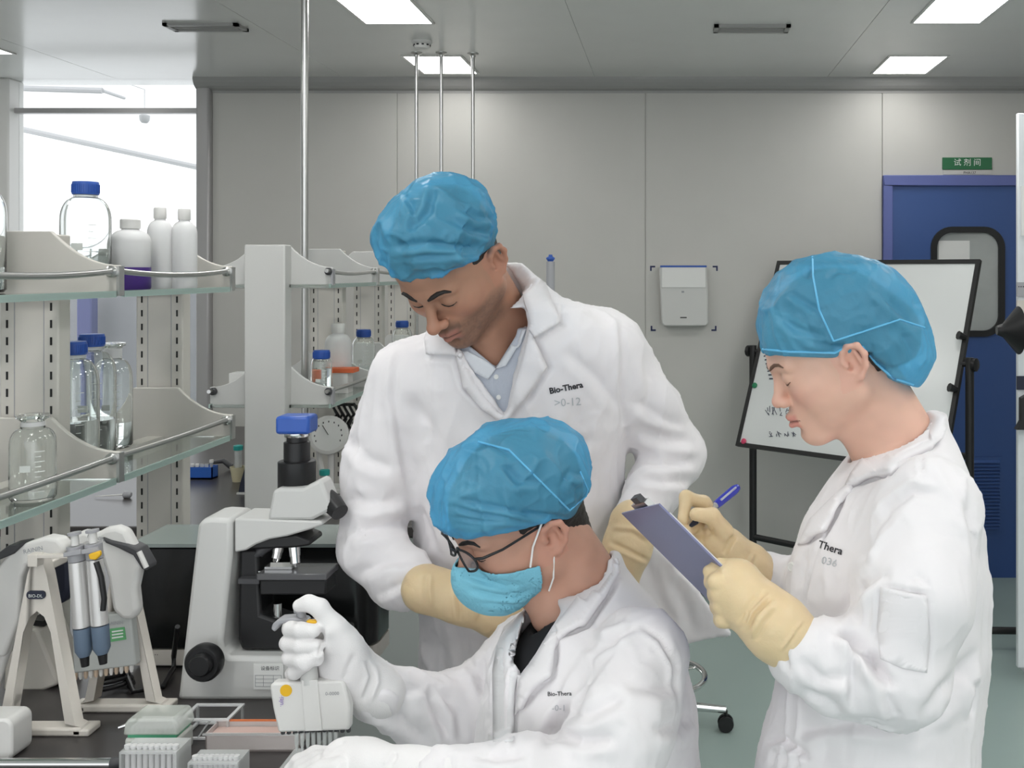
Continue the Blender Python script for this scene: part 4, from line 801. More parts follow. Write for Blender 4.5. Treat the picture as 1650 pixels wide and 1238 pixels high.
text_obj('logo_text', '·ulti·', .010, P(456, 1140, Y - .0120), (.06, 0, 1), (-1, 0, .06), mat('logo_violet', (.25, .14, .48), .5), t, depth=0)
text_obj('volume_text', '0-0000', .0075, P(524, 1121, Y - .0106), (1, 0, .03), (0, 0, 1), M_gtxt, t, depth=0)
# plate under the near hand
xa, xb = P(462, 1, 1.62)[0], P(540, 1, 1.62)[0]; t = thing('well_plate', ((xa + xb) / 2, 1.65, ZB), 'clear well plate on the bench under the seated man\'s gloved fingers', 'plate')
MB().bx(xa, -.605, 1.60, 1.70, ZB, ZB + .012).build('plate_body', M_clear, t, bevel=.002)
for i in range(6): MB().lathe([(.004, .0122), (.0042, .0135), (.003, .0136)], (xa + .008 + .009 * i if xa + .008 + .009 * i < -.612 else -.612, 1.612, ZB), 10).build('well', M_clear, t, smooth=True)
# ------------------------------------------------------------------ smooth solids for bodies, clothes and gloves
def vnoise(p, seed=0):
    p = np.asarray(p, np.float32); i = np.floor(p).astype(np.int64); f = p - i; f = f * f * (3 - 2 * f); out = 0
    def hsh(a, b, c):
        h = (a * 374761393 + b * 668265263 + c * 2147483647 + seed * 144269) & 0xffffffff
        h = ((h ^ (h >> 13)) * 1274126177) & 0xffffffff
        return ((h ^ (h >> 16)) & 0xffff) / 65535.0
    for dx in (0, 1):
        for dy in (0, 1):
            for dz in (0, 1):
                wgt = (f[:, 0] if dx else 1 - f[:, 0]) * (f[:, 1] if dy else 1 - f[:, 1]) * (f[:, 2] if dz else 1 - f[:, 2])
                out = out + wgt * hsh(i[:, 0] + dx, i[:, 1] + dy, i[:, 2] + dz)
    return out
def ridged(p, seed=0): return 1 - np.abs(2 * vnoise(p, seed) - 1)

class SDF:
    def __init__(s, lo, hi, h):
        s.lo = np.array(lo, float); s.h = h
        s.n = np.ceil((np.array(hi, float) - s.lo) / h).astype(int) + 1
        s.ax = [(s.lo[i] + h * np.arange(s.n[i])).astype(np.float32) for i in range(3)]
        s.F = np.full(tuple(s.n), 0.3, np.float32)
    def sl(s, lo, hi):
        a = np.clip(np.floor((np.array(lo) - s.lo) / s.h).astype(int), 0, s.n); b = np.clip(np.ceil((np.array(hi) - s.lo) / s.h).astype(int) + 1, 0, s.n)
        S = tuple(slice(int(x), int(y)) for x, y in zip(a, b))
        return S, s.ax[0][S[0]][:, None, None], s.ax[1][S[1]][None, :, None], s.ax[2][S[2]][None, None, :]
    def put(s, S, d, k, mode):
        F = s.F[S]
        if F.size == 0: return
        if mode == 'cut': a, b = -F, d
        else: a, b = F, d
        if k > 0:
            h = np.clip(0.5 + 0.5 * (b - a) / k, 0, 1); r = b + (a - b) * h - k * h * (1 - h)
        else: r = np.minimum(a, b)
        s.F[S] = -r if mode == 'cut' else r
    def cap(s, a, b, ra, rb=None, k=0.01, mode='add'):
        rb = ra if rb is None else rb; a = np.array(a, float); b = np.array(b, float); m = max(ra, rb) + 2 * k + 4 * s.h
        S, x, y, z = s.sl(np.minimum(a, b) - m, np.maximum(a, b) + m); ab = b - a; L = float(ab @ ab) + 1e-12
        t = np.clip(((x - a[0]) * ab[0] + (y - a[1]) * ab[1] + (z - a[2]) * ab[2]) / L, 0, 1)
        d = np.sqrt((x - a[0] - t * ab[0]) ** 2 + (y - a[1] - t * ab[1]) ** 2 + (z - a[2] - t * ab[2]) ** 2) - (ra + (rb - ra) * t)
        s.put(S, d.astype(np.float32), k, mode); return s
    def chain(s, pts, rs, k=0.01, mode='add'):
        for i in range(len(pts) - 1): s.cap(pts[i], pts[i + 1], rs[i], rs[i + 1], k, mode)
        return s
    def ell(s, c, r, R=None, k=0.01, mode='add'):
        c = np.array(c, float); R = np.eye(3) if R is None else R; m = max(r) + 2 * k + 4 * s.h
        S, x, y, z = s.sl(c - m, c + m); X, Y, Z = x - c[0], y - c[1], z - c[2]
        q = [(X * R[i][0] + Y * R[i][1] + Z * R[i][2]) / r[i] for i in range(3)]
        k0 = np.sqrt(q[0] ** 2 + q[1] ** 2 + q[2] ** 2); k1 = np.sqrt((q[0] / r[0]) ** 2 + (q[1] / r[1]) ** 2 + (q[2] / r[2]) ** 2)
        s.put(S, (k0 * (k0 - 1) / (k1 + 1e-6)).astype(np.float32), k, mode); return s
    def loft(s, secs, k=0.02, p=2.0, grow=0.0, mode='add'):
        """secs: (v, u_left, u_right, ry, Yc) rows from the top down: elliptical sections at their own depth."""
        rows = []
        for v, ul, ur, ry, Yc in secs:
            a, b = P(ul, v, Yc), P(ur, v, Yc); rows.append((a[2], (a[0] + b[0]) / 2, Yc, abs(b[0] - a[0]) / 2 + grow, ry + grow))
        rows = np.array(sorted(rows)); zz = s.ax[2]
        cx, cy, rx, ry = [np.interp(zz, rows[:, 0], rows[:, i])[None, None, :].astype(np.float32) for i in (1, 2, 3, 4)]
        x, y, z = s.ax[0][:, None, None], s.ax[1][None, :, None], zz[None, None, :]
        q = (np.abs((x - cx) / rx) ** p + np.abs((y - cy) / ry) ** p) ** (1 / p)
        d = (q - 1) * np.minimum(rx, ry)
        d = np.maximum(d, np.maximum(z - rows[-1, 0], rows[0, 0] - z))
        s.put((slice(None),) * 3, d.astype(np.float32), k, mode); return s
    def pxprism(s, poly, y0, y1, k=0.01, mode='add'):
        """Convex outline given at pixels, standing between two depths."""
        poly = np.array(poly, float); ar = sum(poly[i][0] * poly[(i + 1) % len(poly)][1] - poly[(i + 1) % len(poly)][0] * poly[i][1] for i in range(len(poly)))
        if ar < 0: poly = poly[::-1]
        x, y, z = s.ax[0][:, None, None], s.ax[1][None, :, None], s.ax[2][None, None, :]
        u = U0 + FPX * x / y; v = V0 - FPX * (z - EYE) / y; d = np.maximum(y0 - y, y - y1) * np.ones_like(u * v)
        for i in range(len(poly)):
            a, b = poly[i], poly[(i + 1) % len(poly)]; e = (b - a) / np.linalg.norm(b - a)
            d = np.maximum(d, ((u - a[0]) * e[1] - (v - a[1]) * e[0]) * (y / FPX))
        s.put((slice(None),) * 3, d.astype(np.float32), k, mode); return s
    def half(s, fn):
        """Keep only where fn(x, y, z) <= 0."""
        x, y, z = s.ax[0][:, None, None], s.ax[1][None, :, None], s.ax[2][None, None, :]
        s.F = np.maximum(s.F, (fn(x, y, z) * np.ones_like(s.F)).astype(np.float32)); return s
    def mesh(s):
        F = s.F; F[0], F[-1] = np.maximum(F[0], .01), np.maximum(F[-1], .01); F[:, 0], F[:, -1] = np.maximum(F[:, 0], .01), np.maximum(F[:, -1], .01); F[:, :, 0], F[:, :, -1] = np.maximum(F[:, :, 0], .01), np.maximum(F[:, :, -1], .01)
        I = F < 0; n = np.array(F.shape) - 1
        cnt = np.zeros(tuple(n), np.int8)
        for dx in (0, 1):
            for dy in (0, 1):
                for dz in (0, 1): cnt += I[dx:n[0] + dx, dy:n[1] + dy, dz:n[2] + dz]
        act = (cnt > 0) & (cnt < 8); idx = np.argwhere(act); ids = np.full(tuple(n), -1, np.int64); ids[act] = np.arange(len(idx))
        acc = np.zeros((len(idx), 3)); num = np.zeros(len(idx))
        C = [(0, 0, 0), (1, 0, 0), (0, 1, 0), (1, 1, 0), (0, 0, 1), (1, 0, 1), (0, 1, 1), (1, 1, 1)]
        val = [F[idx[:, 0] + c[0], idx[:, 1] + c[1], idx[:, 2] + c[2]] for c in C]
        for a in range(8):
            for b in range(a + 1, 8):
                df = np.array(C[b]) - np.array(C[a])
                if np.abs(df).sum() != 1: continue
                m = (val[a] < 0) != (val[b] < 0); t = np.where(m, val[a] / (val[a] - val[b] + 1e-12), 0)
                acc += np.where(m[:, None], np.array(C[a])[None] + t[:, None] * df[None], 0); num += m
        V = s.lo + s.h * (idx + acc / num[:, None])
        quads = []
        for ax in range(3):
            o1, o2 = [(1, 2), (2, 0), (0, 1)][ax]
            A = I.take(range(0, F.shape[ax] - 1), ax); B = I.take(range(1, F.shape[ax]), ax); e = np.argwhere(A != B)
            e = e[(e[:, o1] > 0) & (e[:, o2] > 0) & (e[:, o1] < n[o1]) & (e[:, o2] < n[o2])]
            def g(d1, d2): q = e.copy(); q[:, o1] -= d1; q[:, o2] -= d2; return ids[q[:, 0], q[:, 1], q[:, 2]]
            Q = np.stack([g(1, 1), g(0, 1), g(0, 0), g(1, 0)], 1); fl = ~A[e[:, 0], e[:, 1], e[:, 2]]; Q[fl] = Q[fl][:, ::-1]; quads.append(Q)
        return V, np.concatenate(quads)

def vnormals(V, Q):
    a, b, c, d = V[Q[:, 0]], V[Q[:, 1]], V[Q[:, 2]], V[Q[:, 3]]; fn = np.cross(c - a, d - b); N = np.zeros_like(V)
    for i in range(4): np.add.at(N, Q[:, i], fn)
    return N / (np.linalg.norm(N, axis=1, keepdims=True) + 1e-12)
def relax(V, Q, it=2, lam=0.5):
    e = np.concatenate([Q[:, [0, 1]], Q[:, [1, 2]], Q[:, [2, 3]], Q[:, [3, 0]]]); e = np.concatenate([e, e[:, ::-1]])
    deg = np.bincount(e[:, 0], minlength=len(V))[:, None] + 1e-9
    for _ in range(it):
        S = np.stack([np.bincount(e[:, 0], V[e[:, 1], i], len(V)) for i in range(3)], 1); V = V + lam * (S / deg - V)
    return V
def proj(V): return np.stack([U0 + FPX * V[:, 0] / V[:, 1], V0 - FPX * (V[:, 2] - EYE) / V[:, 1]], 1)
def folds(V, Q, lines):
    """Press folds, seams and creases into a cloth; lines: (pixels, metres, width in pixels[, y0, y1]). Positive = valley with raised lips."""
    N = vnormals(V, Q); uv = proj(V); view = V - np.array([0, 0, EYE]); view /= np.linalg.norm(view, axis=1, keepdims=True)
    face = np.clip(-(N * view).sum(1) * 2.0 + 0.15, 0, 1); D = np.zeros(len(V))
    for ln in lines:
        pts = np.array(ln[0], float); amp, wd = ln[1], ln[2]; y0, y1 = (ln[3], ln[4]) if len(ln) > 3 else (0, 99)
        best = np.full(len(V), 1e9); sg = np.zeros(len(V)); tt = np.zeros(len(V)); L = np.linalg.norm(np.diff(pts, axis=0), axis=1); tot = L.sum(); acc = 0
        for i in range(len(pts) - 1):
            ab = pts[i + 1] - pts[i]; t = np.clip(((uv - pts[i]) @ ab) / (ab @ ab + 1e-9), 0, 1); q = uv - pts[i] - t[:, None] * ab; d = np.hypot(q[:, 0], q[:, 1]); m = d < best
            best = np.where(m, d, best); sg = np.where(m, np.sign(ab[0] * q[:, 1] - ab[1] * q[:, 0]), sg); tt = np.where(m, (acc + t * L[i]) / tot, tt); acc += L[i]
        taper = np.clip(np.minimum(tt, 1 - tt) * 5, 0, 1) if len(ln) != 6 else 1.0
        x = best / wd; prof = -np.exp(-x * x) + 0.55 * np.exp(-((sg * x - 1.7) / 1.1) ** 2)
        D += amp * (1.4 if amp > 0 else 1.0) * prof * face * taper * ((V[:, 1] > y0) & (V[:, 1] < y1))
    return V + N * D[:, None]
CALM = []
def wrinkle(V, Q, amp, scale, seed=0, stretch=(1, 1, 1), ridge=False):
    N = vnormals(V, Q); p = V * np.array(stretch) * scale
    w_ = (vnoise(p + 2.0 * vnoise(p * 0.5, seed + 5)[:, None], seed) - .5) if not ridge else (ridged(p + 1.5 * vnoise(p * 0.6, seed + 5)[:, None], seed) ** 3 - .3)
    q = np.ones(len(V))
    for c, r0, r1 in CALM: q = np.minimum(q, np.clip((np.linalg.norm(V - c, axis=1) - r0) / (r1 - r0), .08, 1))
    return V + N * (amp * w_ * q)[:, None]
def to_mesh(name, V, Q, m, parent=None, tint=None, base=None):
    me = bpy.data.meshes.new(name); me.vertices.add(len(V)); me.vertices.foreach_set('co', np.asarray(V, np.float32).ravel())
    me.loops.add(4 * len(Q)); me.loops.foreach_set('vertex_index', Q.astype(np.int32).ravel()); me.polygons.add(len(Q))
    me.polygons.foreach_set('loop_start', np.arange(0, 4 * len(Q), 4, dtype=np.int32)); me.polygons.foreach_set('loop_total', np.full(len(Q), 4, np.int32))
    me.update(calc_edges=True)
    if tint is not None:
        ca = me.color_attributes.new('tint', 'FLOAT_COLOR', 'POINT'); ca.data.foreach_set('color', np.concatenate([tint, np.ones((len(V), 1))], 1).astype(np.float32).ravel())
    return link_mesh(name, me, m, parent, True, base)
def bvh_of(V, Q): return BVHTree.FromPolygons([tuple(v) for v in V.tolist()], Q.tolist())
ORG = Vector((0, 0, EYE))
def hit_px(bvh, u, v):
    d = (Vector(P(u, v, 1.0).tolist()) - ORG).normalized(); return bvh.ray_cast(ORG, d)
def patch(name, poly, bvh, m, parent, off=0.004, thick=0.004, step=5.0, curl=0.0, ymax=99):
    """A cloth piece of the given outline lying on a surface, with its own thickness."""
    poly = np.array(poly, float); bm = bmesh.new(); outl = []
    n = len(poly)
    for i in range(n):
        a, b = poly[i], poly[(i + 1) % n]; k = max(1, int(np.hypot(*(b - a)) / step))
        outl += [a + (b - a) * j / k for j in range(k)]
    vs = [bm.verts.new((p[0], p[1], 0)) for p in outl]; es = [bm.edges.new((vs[i], vs[(i + 1) % len(vs)])) for i in range(len(vs))]
    bmesh.ops.triangle_fill(bm, edges=es, use_beauty=True)
    for _ in range(2):
        lg = [e for e in bm.edges if e.calc_length() > step * 1.8 and len(e.link_faces) == 2]
        if lg: bmesh.ops.subdivide_edges(bm, edges=lg, cuts=1); bmesh.ops.triangulate(bm, faces=bm.faces)
    pl = poly
    for v in bm.verts:
        h = hit_px(bvh, v.co.x, v.co.y); v.tag = False
        if h[0] is not None and h[0].y < ymax: v.co = h[0] - (h[0] - ORG).normalized() * off; v.tag = True
    good = [v for v in bm.verts if v.tag]
    for v in bm.verts:
        if not v.tag:
            u_, v_ = v.co.x, v.co.y; b = min(good, key=lambda g: (U0 + FPX * g.co.x / g.co.y - u_) ** 2 + (V0 - FPX * (g.co.z - EYE) / g.co.y - v_) ** 2); v.co = Vector(P(u_, v_, b.co.y).tolist())
    for _ in range(2): bmesh.ops.smooth_vert(bm, verts=[v for v in bm.verts if not v.is_boundary], factor=0.5, use_axis_x=True, use_axis_y=True, use_axis_z=True)
    bmesh.ops.recalc_face_normals(bm, faces=bm.faces)
    f0 = bm.faces[:][0]
    if sum(f.normal.dot(f.calc_center_median() - ORG) for f in bm.faces) > 0: bmesh.ops.reverse_faces(bm, faces=bm.faces)
    me = bpy.data.meshes.new(name); bm.to_mesh(me); bm.free()
    o = link_mesh(name, me, m, parent, True)
    sm = o.modifiers.new('thickness', 'SOLIDIFY'); sm.thickness = thick; sm.offset = -1
    return o

class Head:
    """A head's own frame: f = where the face looks, u = crown, l = the person's left."""
    def __init__(s, o, f, l0, scale=1.0):
        s.o = np.array(o, float); s.f = np.array(f, float); s.f /= np.linalg.norm(s.f); l = np.array(l0, float); l -= s.f * (l @ s.f); s.l = l / np.linalg.norm(l); s.u = np.cross(s.f, s.l); s.s = scale
        s.R = np.array([s.f, s.l, s.u])
    def __call__(s, f, l, u): return s.o + s.s * (f * s.f + l * s.l + u * s.u)
    def local(s, V): return (V - s.o) @ s.R.T / s.s
def head_solid(S, H, male=True, nose=1.0, jaw=1.0, full=0.0):
    s = H.s; R = H.R
    E = lambda c, r, k=0.012, mode='add': S.ell(H(*c), [a * s for a in r], R, k * s, mode)
    Cp = lambda a, b, ra, rb=None, k=0.01, mode='add': S.cap(H(*a), H(*b), ra * s, (rb if rb else ra) * s, k * s, mode)
    E((-.014, 0, .036), (.097, .075, .088)); E((.036, 0, .042), (.056, .060, .050), .03)
    E((.030, 0, -.032), (.058, .060, .080), .03)
    for q in (-1, 1):
        Cp((.0, q * .054 * jaw, -.062), (.068, q * .014, -.104), .017, .016, .03)
        Cp((-.005, q * .060, -.01), (.0, q * .055 * jaw, -.062), .016, .016, .03)
        E((.054, q * .040, -.026), (.028, .024, .024), .025)
        Cp((.090, q * .010, .018), (.076, q * .044, .016), .0085, .007, .014)
    if full:
        for q in (-1, 1): E((.036, q * .034, -.052), (.034, .026, .034), .03)
    E((.078, 0, -.103), (.019, .020, .018), .02)
    E((.076, 0, -.070), (.026, .032, .026), .02)
    for q in (-1, 1):
        E((.101, q * .030, -.004), (.018, .019, .012), .012, 'cut')
        E((.074, q * .031, -.003), (.0165, .0170, .0145), .005)
    n = nose
    Cp((.088, 0, .008), (.098 + .012 * n, 0, -.032), .0075, .0095, .012)
    E((.101 + .012 * n, 0, -.036), (.0115, .0115, .0100), .008)
    for q in (-1, 1): E((.099 + .003 * n, q * .0125, -.040), (.010, .0075, .0075), .006)
    for q in (-1, 1): E((.106 + .004 * n, q * .0065, -.0465), (.005, .0035, .004), .003, 'cut')
    for q in (-1, 1):
        Cp((.1035, q * .006, -.0655), (.087, q * .024, -.0715), .0055, .0025, .006)
        Cp((.1020, 0, -.0795), (.088, q * .021, -.0740), .0065, .003, .006)
        Cp((.1085, 0, -.0720), (.092, q * .024, -.0728), .0022, .0015, .003, 'cut')
    E((.102, 0, -.090), (.010, .018, .006), .008, 'cut')
    for q in (-1, 1):
        pts = [(.000, q * .075, -.010), (-.004, q * .081, .004), (-.015, q * .087, .011), (-.028, q * .091, .006), (-.033, q * .091, -.010), (-.028, q * .087, -.027), (-.015, q * .081, -.041), (-.004, q * .075, -.044)]
        for a, b in zip(pts[:-1], pts[1:]): Cp(a, b, .0048, .0048, .004)
        E((-.018, q * .078, -.016), (.016, .0045, .024), .006)
        E((-.013, q * .090, -.016), (.0125, .014, .017), .004, 'cut'); E((-.006, q * .080, -.020), (.006, .010, .007), .003, 'cut'); Cp((-.022, q * .083, .002), (-.024, q * .083, -.022), .0030, .0030, .004)
        Cp((.001, q * .077, -.010), (-.003, q * .078, -.018), .004, .004, .004)
def face_tint(V, H, skin, lip, beard=None, blush=None):
    q = H.local(V); f, l, u = q.T; T = np.tile(np.array(skin, float), (len(V), 1))
    def mixin(wt, c): T[:] = T * (1 - wt[:, None]) + np.array(c)[None] * wt[:, None]
    n = vnoise(V * 70, 3); T *= (0.95 + 0.1 * n)[:, None]
    if blush is not None: mixin(0.5 * np.exp(-(((np.abs(l) - .045) / .022) ** 2 + ((u + .035) / .02) ** 2)) * (f > 0.02), blush); mixin(.45 * np.exp(-(((f - .115) / .02) ** 2 + ((u + .036) / .012) ** 2 + (l / .015) ** 2)), blush); mixin(0.4 * ((np.abs(l) > .074) & (np.abs(l) < .1) & (u > -.055) & (f > -.05)), blush)
    if beard is not None:
        jw = np.clip((-.046 - u) / .016, 0, 1) * np.clip((f + .010) / .02, 0, 1) * np.clip((u + .135) / .02, 0, 1) * np.clip((.06 + 0.9 * f - np.abs(l) * 0.3) / .03, 0, 1)
        mixin(np.clip(jw, 0, 1) * (0.42 + .3 * vnoise(V * 260, 9)), beard)
        mixin(0.6 * np.exp(-(((u + .058) / .006) ** 2)) * (f > .075) * (np.abs(l) < .028), beard)
    um = np.where(u > -.0725, (u + .0672) / .0060, (u + .0785) / .0070)
    lw_ = np.exp(-(um ** 4)) * np.clip((.026 - np.abs(l)) / .006, 0, 1) * (f > .083)
    mixin(np.clip(lw_, 0, 1) * 0.85, lip)
    mixin(np.exp(-((u + .0727 + 2.0 * 0 * l) / .0016) ** 2) * np.clip((.025 - np.abs(l)) / .004, 0, 1) * (f > .08) * .75, [c * 0.25 for c in lip])
    for sgn in (-1, 1):
        d = np.hypot((f - .108) / .006, np.hypot((l - sgn * .0065) / .0042, (u + .0465) / .003)); mixin(np.exp(-d ** 2) * 0.8, (.05, .02, .015))
    return T
def on_face(bvh, H, l, u, off=0.0015, fr=0.2):
    a = Vector(H(fr, l, u).tolist()); h = bvh.ray_cast(a, Vector((-H.f).tolist()))
    return None if h[0] is None else np.array(h[0]) + H.f * off
def brows_and_lashes(bvh, H, person, m_hair, thick=0.0034, sides=(-1, 1), lid=-0.0115):
    for q in sides:
        for nm, pts, rr in (('eyebrow', [(.011, .0165), (.020, .0205), (.030, .0235), (.040, .0225), (.049, .0170)], thick), ('eyelash', [(.0170, lid + .003), (.022, lid), (.030, lid - .0015), (.038, lid), (.046, lid + .0035)], 0.0016)):
            path = [on_face(bvh, H, q * a * 1.0, b, 0.0002) for a, b in pts]
            if any(p is None for p in path): continue
            rs = [rr * H.s * k for k in (.55, 1, 1, .8, .35)]
            o = MB().tube(path, rs, 8).build(nm, m_hair, person, smooth=True)
# ------------------------------------------------------------------ people
M_coat = mat('lab_coat_cloth', (0.80, 0.775, 0.79), 0.9, bump=0.06, bscale=900, sheen=0.2, spec=0.2)
M_coatin = mat('lab_coat_facing', (0.76, 0.755, 0.765), 0.9, bump=0.05, bscale=900, spec=0.2)
M_cap = see_through('cap_nonwoven', (0.13, 0.46, 0.70), 0.36, 0.50, bump=0.6, bscale=80, trans_col=(0.35, 0.72, 0.95))
M_seam = mat('cap_seam', (0.13, 0.46, 0.72), 0.5)
M_latex = mat('latex_glove', (0.72, 0.56, 0.34), 0.42, bump=0.12, bscale=260, var=0.06, vscale=30, sss=0.1)
M_cotton = mat('cotton_glove', (0.82, 0.80, 0.80), 0.95, bump=0.25, bscale=700, spec=0.15)
M_hair = mat('dark_hair', (0.016, 0.012, 0.010), 0.5, bump=0.4, bscale=500)
M_skin = vcol_mat('skin', 0.48, sss=0.12, bump=0.05, bscale=700)
M_shirt = mat('shirt_cloth', (0.50, 0.53, 0.60), 0.9, bump=0.15, bscale=900, var=0.05, vscale=300)
M_shirtw = mat('shirt_collar_cloth', (0.68, 0.70, 0.74), 0.9, bump=0.1, bscale=900)
M_tee = mat('black_tee_cloth', (0.015, 0.015, 0.017), 0.9)
M_trouser = mat('trouser_cloth', (0.03, 0.035, 0.05), 0.9)
M_shoe = mat('shoe_white', (0.6, 0.6, 0.6), 0.6)
M_mask = mat('mask_cloth', (0.20, 0.52, 0.66), 0.75, bump=0.25, bscale=500)
M_band = mat('mask_band', (0.82, 0.82, 0.80), 0.8)

def legs(person, hips, knees, ankles, toes, r=(.085, .062, .045)):
    allp = np.array(hips + knees + ankles); S = SDF(allp.min(0) - .14, allp.max(0) + .14, 0.012)
    for h, k, a in zip(hips, knees, ankles): S.cap(h, k, r[0], r[1], .03); S.cap(k, a, r[1], r[2] + .012, .03)
    V, Q = S.mesh(); to_mesh('trousers', V, Q, M_trouser, person)
    for a, t in zip(ankles, toes):
        a = np.array(a); t = np.array(t); S = SDF(np.minimum(a, t) - .1, np.maximum(a, t) + .1, 0.006); b = np.array([a[0], a[1], .042])
        S.cap(b + (b - np.array([t[0], t[1], .042])) * .15, (t[0], t[1], .036), .040, .034, .02).cap(a, b, .042, .04, .02); S.half(lambda x, y, z: 0.003 - z)
        V, Q = S.mesh(); to_mesh('shoe', V, Q, M_shoe, person)

def hair_part(person, H, nape=-.06, bun=None, grow=0.0045, m=None, edge=None):
    s = H.s; S = SDF(H.o - .16, H.o + .16, 0.003)
    S.ell(H(-.016, 0, .036), [(.097 + grow) * s, (.075 + grow) * s, (.088 + grow) * s], H.R, .01)
    S.cap(H(-.044, 0, -.01), H(-.042, 0, nape), .059 * s, .0575 * s, .02)
    if bun is not None: S.ell(bun[0], bun[1], None, .03)
    def cut(x, y, z):
        f = ((x - H.o[0]) * H.R[0][0] + (y - H.o[1]) * H.R[0][1] + (z - H.o[2]) * H.R[0][2]) / s; u = ((x - H.o[0]) * H.R[2][0] + (y - H.o[1]) * H.R[2][1] + (z - H.o[2]) * H.R[2][2]) / s
        hl = np.interp(f, [-.2, -.045, -.036, -.032, .000, .003, .020, .032, .055, .2], edge or [nape, nape, -.045, .004, .004, -.036, -.026, .030, .062, .09]); return hl - u
    S.half(cut); V, Q = S.mesh(); V = relax(V, Q, 2); V = wrinkle(V, Q, .002, 160, 4)
    return to_mesh('hair', V, Q, m or M_hair, person)

def glove(name, person, chains, m, h=0.0018, k=0.006, lines=(), wr=0.0012, extra=None):
    allp = np.concatenate([np.array(c[0]) for c in chains]); S = SDF(allp.min(0) - .065, allp.max(0) + .065, h)
    for c in chains: S.chain(c[0], c[1], c[2] if len(c) > 2 else k)
    if extra: extra(S)
    V, Q = S.mesh(); V = relax(V, Q, 1); V = wrinkle(V, Q, wr, 70, 8)
    if lines: V = folds(V, Q, lines)
    return to_mesh(name, V, Q, m, person)
def cap_cloth(V, Q, H, amp, seed):
    """Gathered pleats that start at the elastic edge, and crumples over the crown; the edge itself stays even."""
    N = vnormals(V, Q); q = H.local(V); th = np.arctan2(q[:, 1], q[:, 0]); edge = np.clip((N @ H.u + .75) * 4, 0, 1)
    lowest = np.zeros(len(V)); bins = ((th + math.pi) / (2 * math.pi) * 47.99).astype(int)
    mn = np.array([q[bins == b, 2].min() if np.any(bins == b) else 0 for b in range(48)]); hgt = q[:, 2] - mn[bins]
    up = np.clip((hgt - .006) / .03, 0, 1) * edge
    cir = np.stack([np.cos(th) * 5.5, np.sin(th) * 5.5, q[:, 2] * 9], 1); pl = ridged(cir + .5 * vnoise(q * 25, seed + 3)[:, None], seed) ** 2
    cr = ridged(q * 19 + 1.2 * vnoise(q * 11, seed + 7)[:, None], seed + 1) ** 3; fine = ridged(q * np.array([40, 40, 55]), seed + 2) ** 3
    lo_ = np.clip(1.25 - hgt / .11, .15, 1); nearhem = np.clip(hgt / .006, 0, 1) * np.clip(1 - hgt / .03, 0, 1) * edge
    hemp = np.stack([np.cos(th) * 22, np.sin(th) * 22, q[:, 2] * 15], 1)
    D = amp * (.9 * (pl - .35) * lo_ * up + (.8 * (cr - .25) + .30 * (fine - .25)) * up) + .0016 * (vnoise(hemp, seed + 9) - .5) * nearhem
    V = V + N * D[:, None]; return relax(V, Q, 1, .4)
def seam_tube(name, pts, bvh, r, m, person, off=0.0005):
    path = []
    for i in range(len(pts) - 1):
        for t in np.linspace(0, 1, 6, endpoint=False): path.append((pts[i][0] + (pts[i + 1][0] - pts[i][0]) * t, pts[i][1] + (pts[i + 1][1] - pts[i][1]) * t))
    path.append(pts[-1]); q = []
    for u, v in path:
        h = hit_px(bvh, u, v)
        if h[0] is not None: q.append(np.array(h[0]) - off * np.array((h[0] - ORG).normalized()))
    if len(q) > 2: return MB().tube(q, r, 6).build(name, m, person, smooth=True)

# ================================================================== the standing man
YS = 0.11
def PS(u, v, Y): return P(u, v, Y + YS)
man = thing('person', (-.28, 2.15, 0), 'tall standing man in white lab coat and blue cap looking down', 'person')
HM = Head(PS(724, 424, 1.80), (-.23, -.63, -.74), (.96, -.45, .0), 1.06)
S = SDF(PS(600, 300, 1.60) - np.array([0, 0, .52]) * 0 - np.array([.02, .0, .32]), PS(905, 300, 2.08) + np.array([.02, .02, .03]), 0.0024)
head_solid(S, HM, nose=1.25)
S.cap(HM(-.034, 0, -.03), PS(812, 530, 1.95), .058, .062, .03)
S.cap(HM(.01, 0, -.085), PS(800, 575, 1.90), .030, .040, .03)
S.cap(PS(790, 640, 1.97), PS(860, 640, 1.97), .05, .05, .03)
V, Q = S.mesh(); V = relax(V, Q, 1)
T = face_tint(V, HM, (.43, .23, .155), (.40, .17, .13), beard=(.115, .072, .055), blush=(.52, .22, .15))
body = to_mesh('body', V, Q, M_skin, man, T); bv = bvh_of(V, Q)
brows_and_lashes(bv, HM, man, M_hair, .0042)
hair_part(man, HM, -.055)
# cap
S = SDF(HM.o - .22, HM.o + .22, 0.0028)
S.ell(HM(-.010, .016, .080), [.104, .095, .080], HM.R, .02); S.ell(HM(.022, .006, .090), [.070, .084, .066], HM.R, .03); S.ell(HM(-.006, 0, .02), [.103, .086, .08], HM.R, .02)
def cutm(x, y, z):
    q = [(x - HM.o[0]) * HM.R[i][0] + (y - HM.o[1]) * HM.R[i][1] + (z - HM.o[2]) * HM.R[i][2] for i in range(3)]
    return np.interp(q[0], [-.15, -.06, -.01, .03, .08, .15], [-.040, -.022, .016, .036, .056, .060]) * HM.s - q[2]
S.half(cutm); V, Q = S.mesh(); V = relax(V, Q, 2)
V = cap_cloth(V, Q, HM, .012, 21)
V = folds(V, Q, [([(625, 400), (690, 392), (740, 400), (792, 398)], .006, 7), ([(650, 415), (720, 412), (785, 408)], .004, 5), ([(640, 440), (720, 440), (770, 425)], .003, 4), ([(690, 455), (690, 440)], .002, 3), ([(650, 310), (668, 340), (660, 380)], .004, 5), ([(700, 300), (690, 340), (660, 372)], .005, 6), ([(735, 330), (770, 350), (800, 352)], .004, 6), ([(720, 350), (760, 372), (800, 380)], .004, 6)])
to_mesh('bouffant_cap', V, Q, M_cap, man); cb = bvh_of(V, Q)
